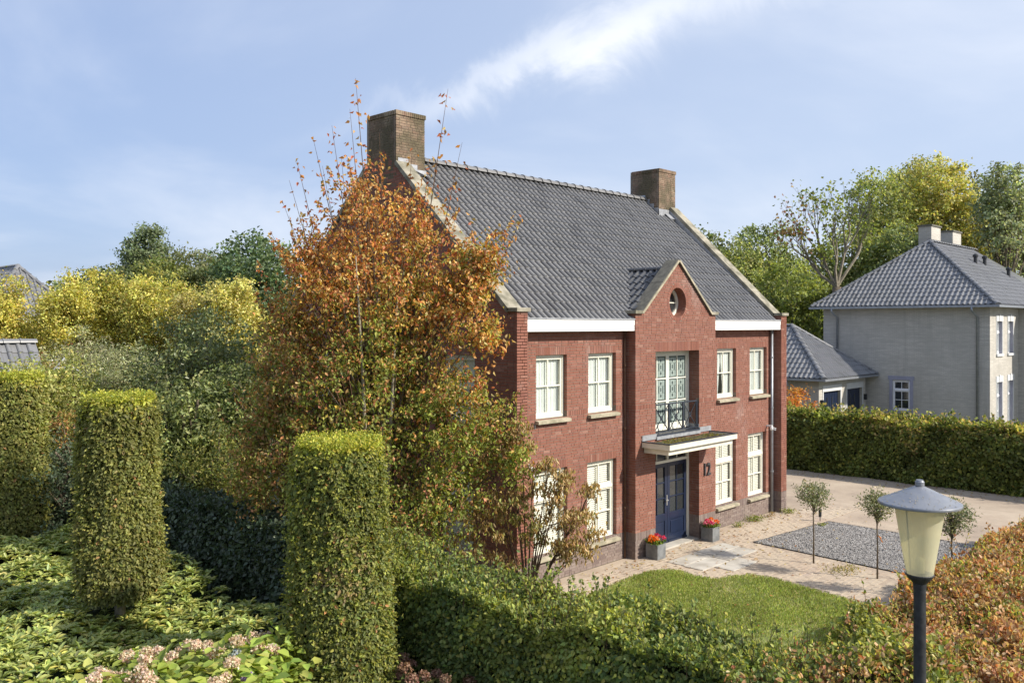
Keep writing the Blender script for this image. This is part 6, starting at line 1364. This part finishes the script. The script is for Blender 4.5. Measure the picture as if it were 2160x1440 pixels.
for px, py, d, rx, rzz, nn, lab, cc3, nm in [
    (185, 625, 50, 1.5, 1.5, 170, 'dark round tree left of the poplar', DK, 'round_tree'), (235, 620, 52, 1.6, 1.6, 180, 'second dark round tree close left of the poplar', [(.13, .15, .07), (.17, .19, .085), (.10, .13, .06)], 'round_tree'),
    (312, 545, 62, 1.7, 2.4, 330, 'tall grey-green poplar standing above the yellow row', [(.18, .23, .14), (.24, .29, .17), (.13, .17, .10)], 'poplar_tree'), (275, 600, 62, 1.4, 1.9, 130, 'lower companion of the poplar on its left', [(.14, .19, .10), (.19, .23, .13)], 'poplar_tree'),
    (340, 600, 50, 1.9, 1.5, 240, 'rounded green tree right in front of the poplar', [(.22, .25, .08), (.28, .30, .10), (.15, .19, .07)], 'round_tree'), (400, 595, 52, 2.1, 1.9, 300, 'grey-green rounded tree right of the poplar', [(.20, .22, .125), (.26, .27, .16), (.14, .16, .085)], 'round_tree'),
    (470, 610, 50, 1.8, 1.9, 240, 'grey-green tree in the gap before the big dark tree', [(.18, .21, .10), (.24, .26, .13), (.12, .15, .07)], 'round_tree'), (545, 600, 44, 2.5, 2.5, 420, 'big dark green tree left behind the orange tree', [(.10, .155, .08), (.14, .20, .10), (.18, .235, .11)], 'broad_tree')]:
    c = at(px, py, d); tree(nm, lab, 'tree', (c.x, c.y, 0), c.z + rzz, [((c.x, c.y, c.z), (rx, rx, rzz), 1.0), ((c.x, c.y, c.z - rzz * .8), (rx * 1.05, rx, rzz * .9), .45), ((c.x, c.y, c.z * .45), (rx * .9, rx, c.z * .4), .25)], nn, 40, .55, .20, cc3, None, 'trees beyond the yellow maples', rad=.2, lit_amt=.2, n_limb=24)

# ================================================================== TREES TO THE RIGHT
RG = [(.26, .30, .12), (.33, .36, .14), (.44, .44, .16), (.19, .23, .09)]; RY = [(.54, .49, .17), (.46, .46, .16), (.60, .50, .19), (.34, .37, .12)]; RD = [(.17, .21, .095), (.23, .275, .12), (.30, .34, .14)]
row = [(1490, 580, 60, 2.6, 3.2, 380, 'dark tree right behind the far chimney of the red house', RD), (1565, 620, 58, 2.6, 3.6, 460, 'green tree left below the half-bare tree', RG), (1615, 590, 60, 2.7, 4.0, 420, 'darker green tree behind the half-bare tree on its left', RD),
    (1660, 660, 54, 2.6, 3.4, 460, 'bushy yellow-green tree above the garage roof', [(.26, .30, .09), (.34, .37, .10), (.19, .23, .08)]), (1740, 640, 62, 3.0, 3.9, 480, 'bushy tree behind the trunk of the half-bare tree', RG), (1800, 600, 62, 2.6, 4.2, 440, 'green tree right behind the half-bare tree', RG),
    (1855, 480, 64, 2.6, 4.3, 480, 'tall green tree with thin top right of the half-bare tree', RG), (1900, 600, 60, 3.0, 4.0, 460, 'dark green tree behind the left slope of the grey house roof', RD), (1975, 440, 66, 3.3, 3.9, 620, 'big yellow-leaved tree above the chimneys of the grey house', RY), (1930, 430, 70, 2.5, 3.5, 380, 'olive tree left behind the big yellow-leaved tree', RG),
    (2060, 500, 64, 2.3, 3.3, 400, 'yellow-green tree right of the grey house chimneys', RY), (2120, 430, 58, 2.0, 2.8, 300, 'grey-green willow like tree at the top right', [(.32, .36, .23), (.40, .43, .28), (.24, .28, .17)]), (2165, 520, 60, 1.9, 4.0, 300, 'grey-green tree cut off by the right edge', [(.30, .34, .21), (.38, .41, .26), (.22, .26, .15)]), (2010, 590, 70, 3.2, 3.5, 340, 'dark tree in the gap behind the grey house ridge', RD), (2100, 600, 72, 2.6, 3.0, 260, 'pale green tree low behind the roof vents', RG)]
for px, py, d, rx, rzz, nn, lab, cc3 in row:
    c = at(px, py, d); tree('tall_tree', lab, 'tree', (c.x, c.y, 0), c.z + rzz, [((c.x, c.y, c.z + rzz * .25), (rx * .85, rx * .85, rzz * .75), 1.0), ((c.x, c.y, c.z - rzz * .5), (rx, rx, rzz * .8), .8), ((c.x, c.y, c.z * .4), (rx * .9, rx, c.z * .4), .35)], int(nn * .80), 36, .60, .22, cc3, None, 'tall trees behind the grey house', rad=.22, lit_amt=.26, shell=.30, n_limb=36, bark='trunk')
# half-bare tree
hb = thing('half_bare_tree', 'forked half-bare tree with few leaves left of the grey house', 'tree', tuple(at(1765, 900, 50).xy) + (0,)); b0 = Vector(tuple(at(1765, 900, 50).xy) + (0,)); fork = at(1765, 605, 50)
mb = MB(); mb.tube([b0, at(1768, 700, 50), fork], [.32, .27, .25], 9); mb.build('trunk', M['trunk'], hb, smooth=True)
lb = MB(); PL_ = []; rg = random.Random(8)
def grow_(p, d, ln, r, dep):
    q_ = p + d * ln; m_ = p.lerp(q_, .5) + Vector((rg.uniform(-1, 1), rg.uniform(-1, 1), rg.uniform(-.3, .5))) * ln * .06; lb.tube([p, m_, q_], [r, r * .82, r * .62], 5 if dep < 2 else 3, False)
    if dep == 4: PL_.append((q_, dep)); return
    for k in range(3 if dep < 3 else 2):
        nd_ = (d + Vector((rg.uniform(-1, 1), rg.uniform(-1, 1), rg.uniform(-.15, .6))) * .42).normalized(); grow_(p.lerp(q_, rg.uniform(.55, 1)), nd_, ln * rg.uniform(.62, .85), r * .55, dep + 1)
for px, py, dd in ((1668, 520, 0), (1835, 500, .5), (1700, 470, 1), (1765, 480, -1), (1800, 450, 0), (1730, 540, -.5)):
    e = at(px, py, 50 + dd); d = e - fork; grow_(fork, d.normalized(), d.length * .55, .10, 0)
lb.build('limbs', M['trunk_pale'], hb, kind='stuff')
A = np.array([list(q_) for q_, _ in PL_]); n_ = 2600; i_ = RNG.integers(0, len(A), n_); i_ = i_[RNG.random(len(i_)) < np.where(np.sin(i_ * 2.3) > .1, 1, .12)]; n_ = len(i_); P = A[i_] + RNG.normal(size=(n_, 3)) * .28
cH = pal(n_, [(.22, .27, .06), (.28, .30, .07), (.15, .19, .05)], None, .2); hx_ = (P - np.array(fork)) @ np.array(RGT); cH = np.where((hx_ < -1.6)[:, None] & (RNG.random((n_, 1)) < .6), pal(n_, [(.28, .13, .08), (.30, .20, .08)], None, .2), cH)
leaf_obj('crown', P, rdir(n_) + [0, 0, -.3], rdir(n_), .16 + .1 * RNG.random(n_), cH, M['leaf'], hb, .7)
# masses of trees that close the view far behind
def wood(name, label, pts, h0, h1, n_, cols):
    P = []; 
    for k in range(n_):
        px, d = pts[0] + (pts[1] - pts[0]) * RNG.random(), pts[2] + (pts[3] - pts[2]) * RNG.random(); c = at(px, 700, d); hh = h0 + (h1 - h0) * (.5 + .5 * sin(px * .021) * sin(px * .0077 + 1)); P.append((c.x, c.y, hh * RNG.random() ** .7))
    P = np.repeat(np.array(P), 14, 0); P = P + RNG.normal(size=P.shape) * [.8, .8, .5]; n2 = len(P)
    tag(leaf_obj(name, P, rdir(n2), rdir(n2) + [0, 0, .4], .42 + .2 * RNG.random(n2), pal(n2, cols, None, .25), M['leaf'], None, .7), label, 'wood')
wood('woodland', 'distant green woodland closing the view behind the gardens on the left', (-500, 700, 66, 80), 6.5, 8.2, 5200, [(.11, .14, .07), (.15, .18, .085), (.20, .22, .10)])
wood('tree_belt', 'distant dark belt of trees behind the tall trees on the right', (1400, 2700, 76, 88), 7.5, 12.5, 6500, [(.10, .135, .065), (.15, .18, .08), (.20, .225, .09)])
for o in list(SC.objects):
    if o.get('_loc') is not None: del o['_loc']
bpy.context.view_layer.update()
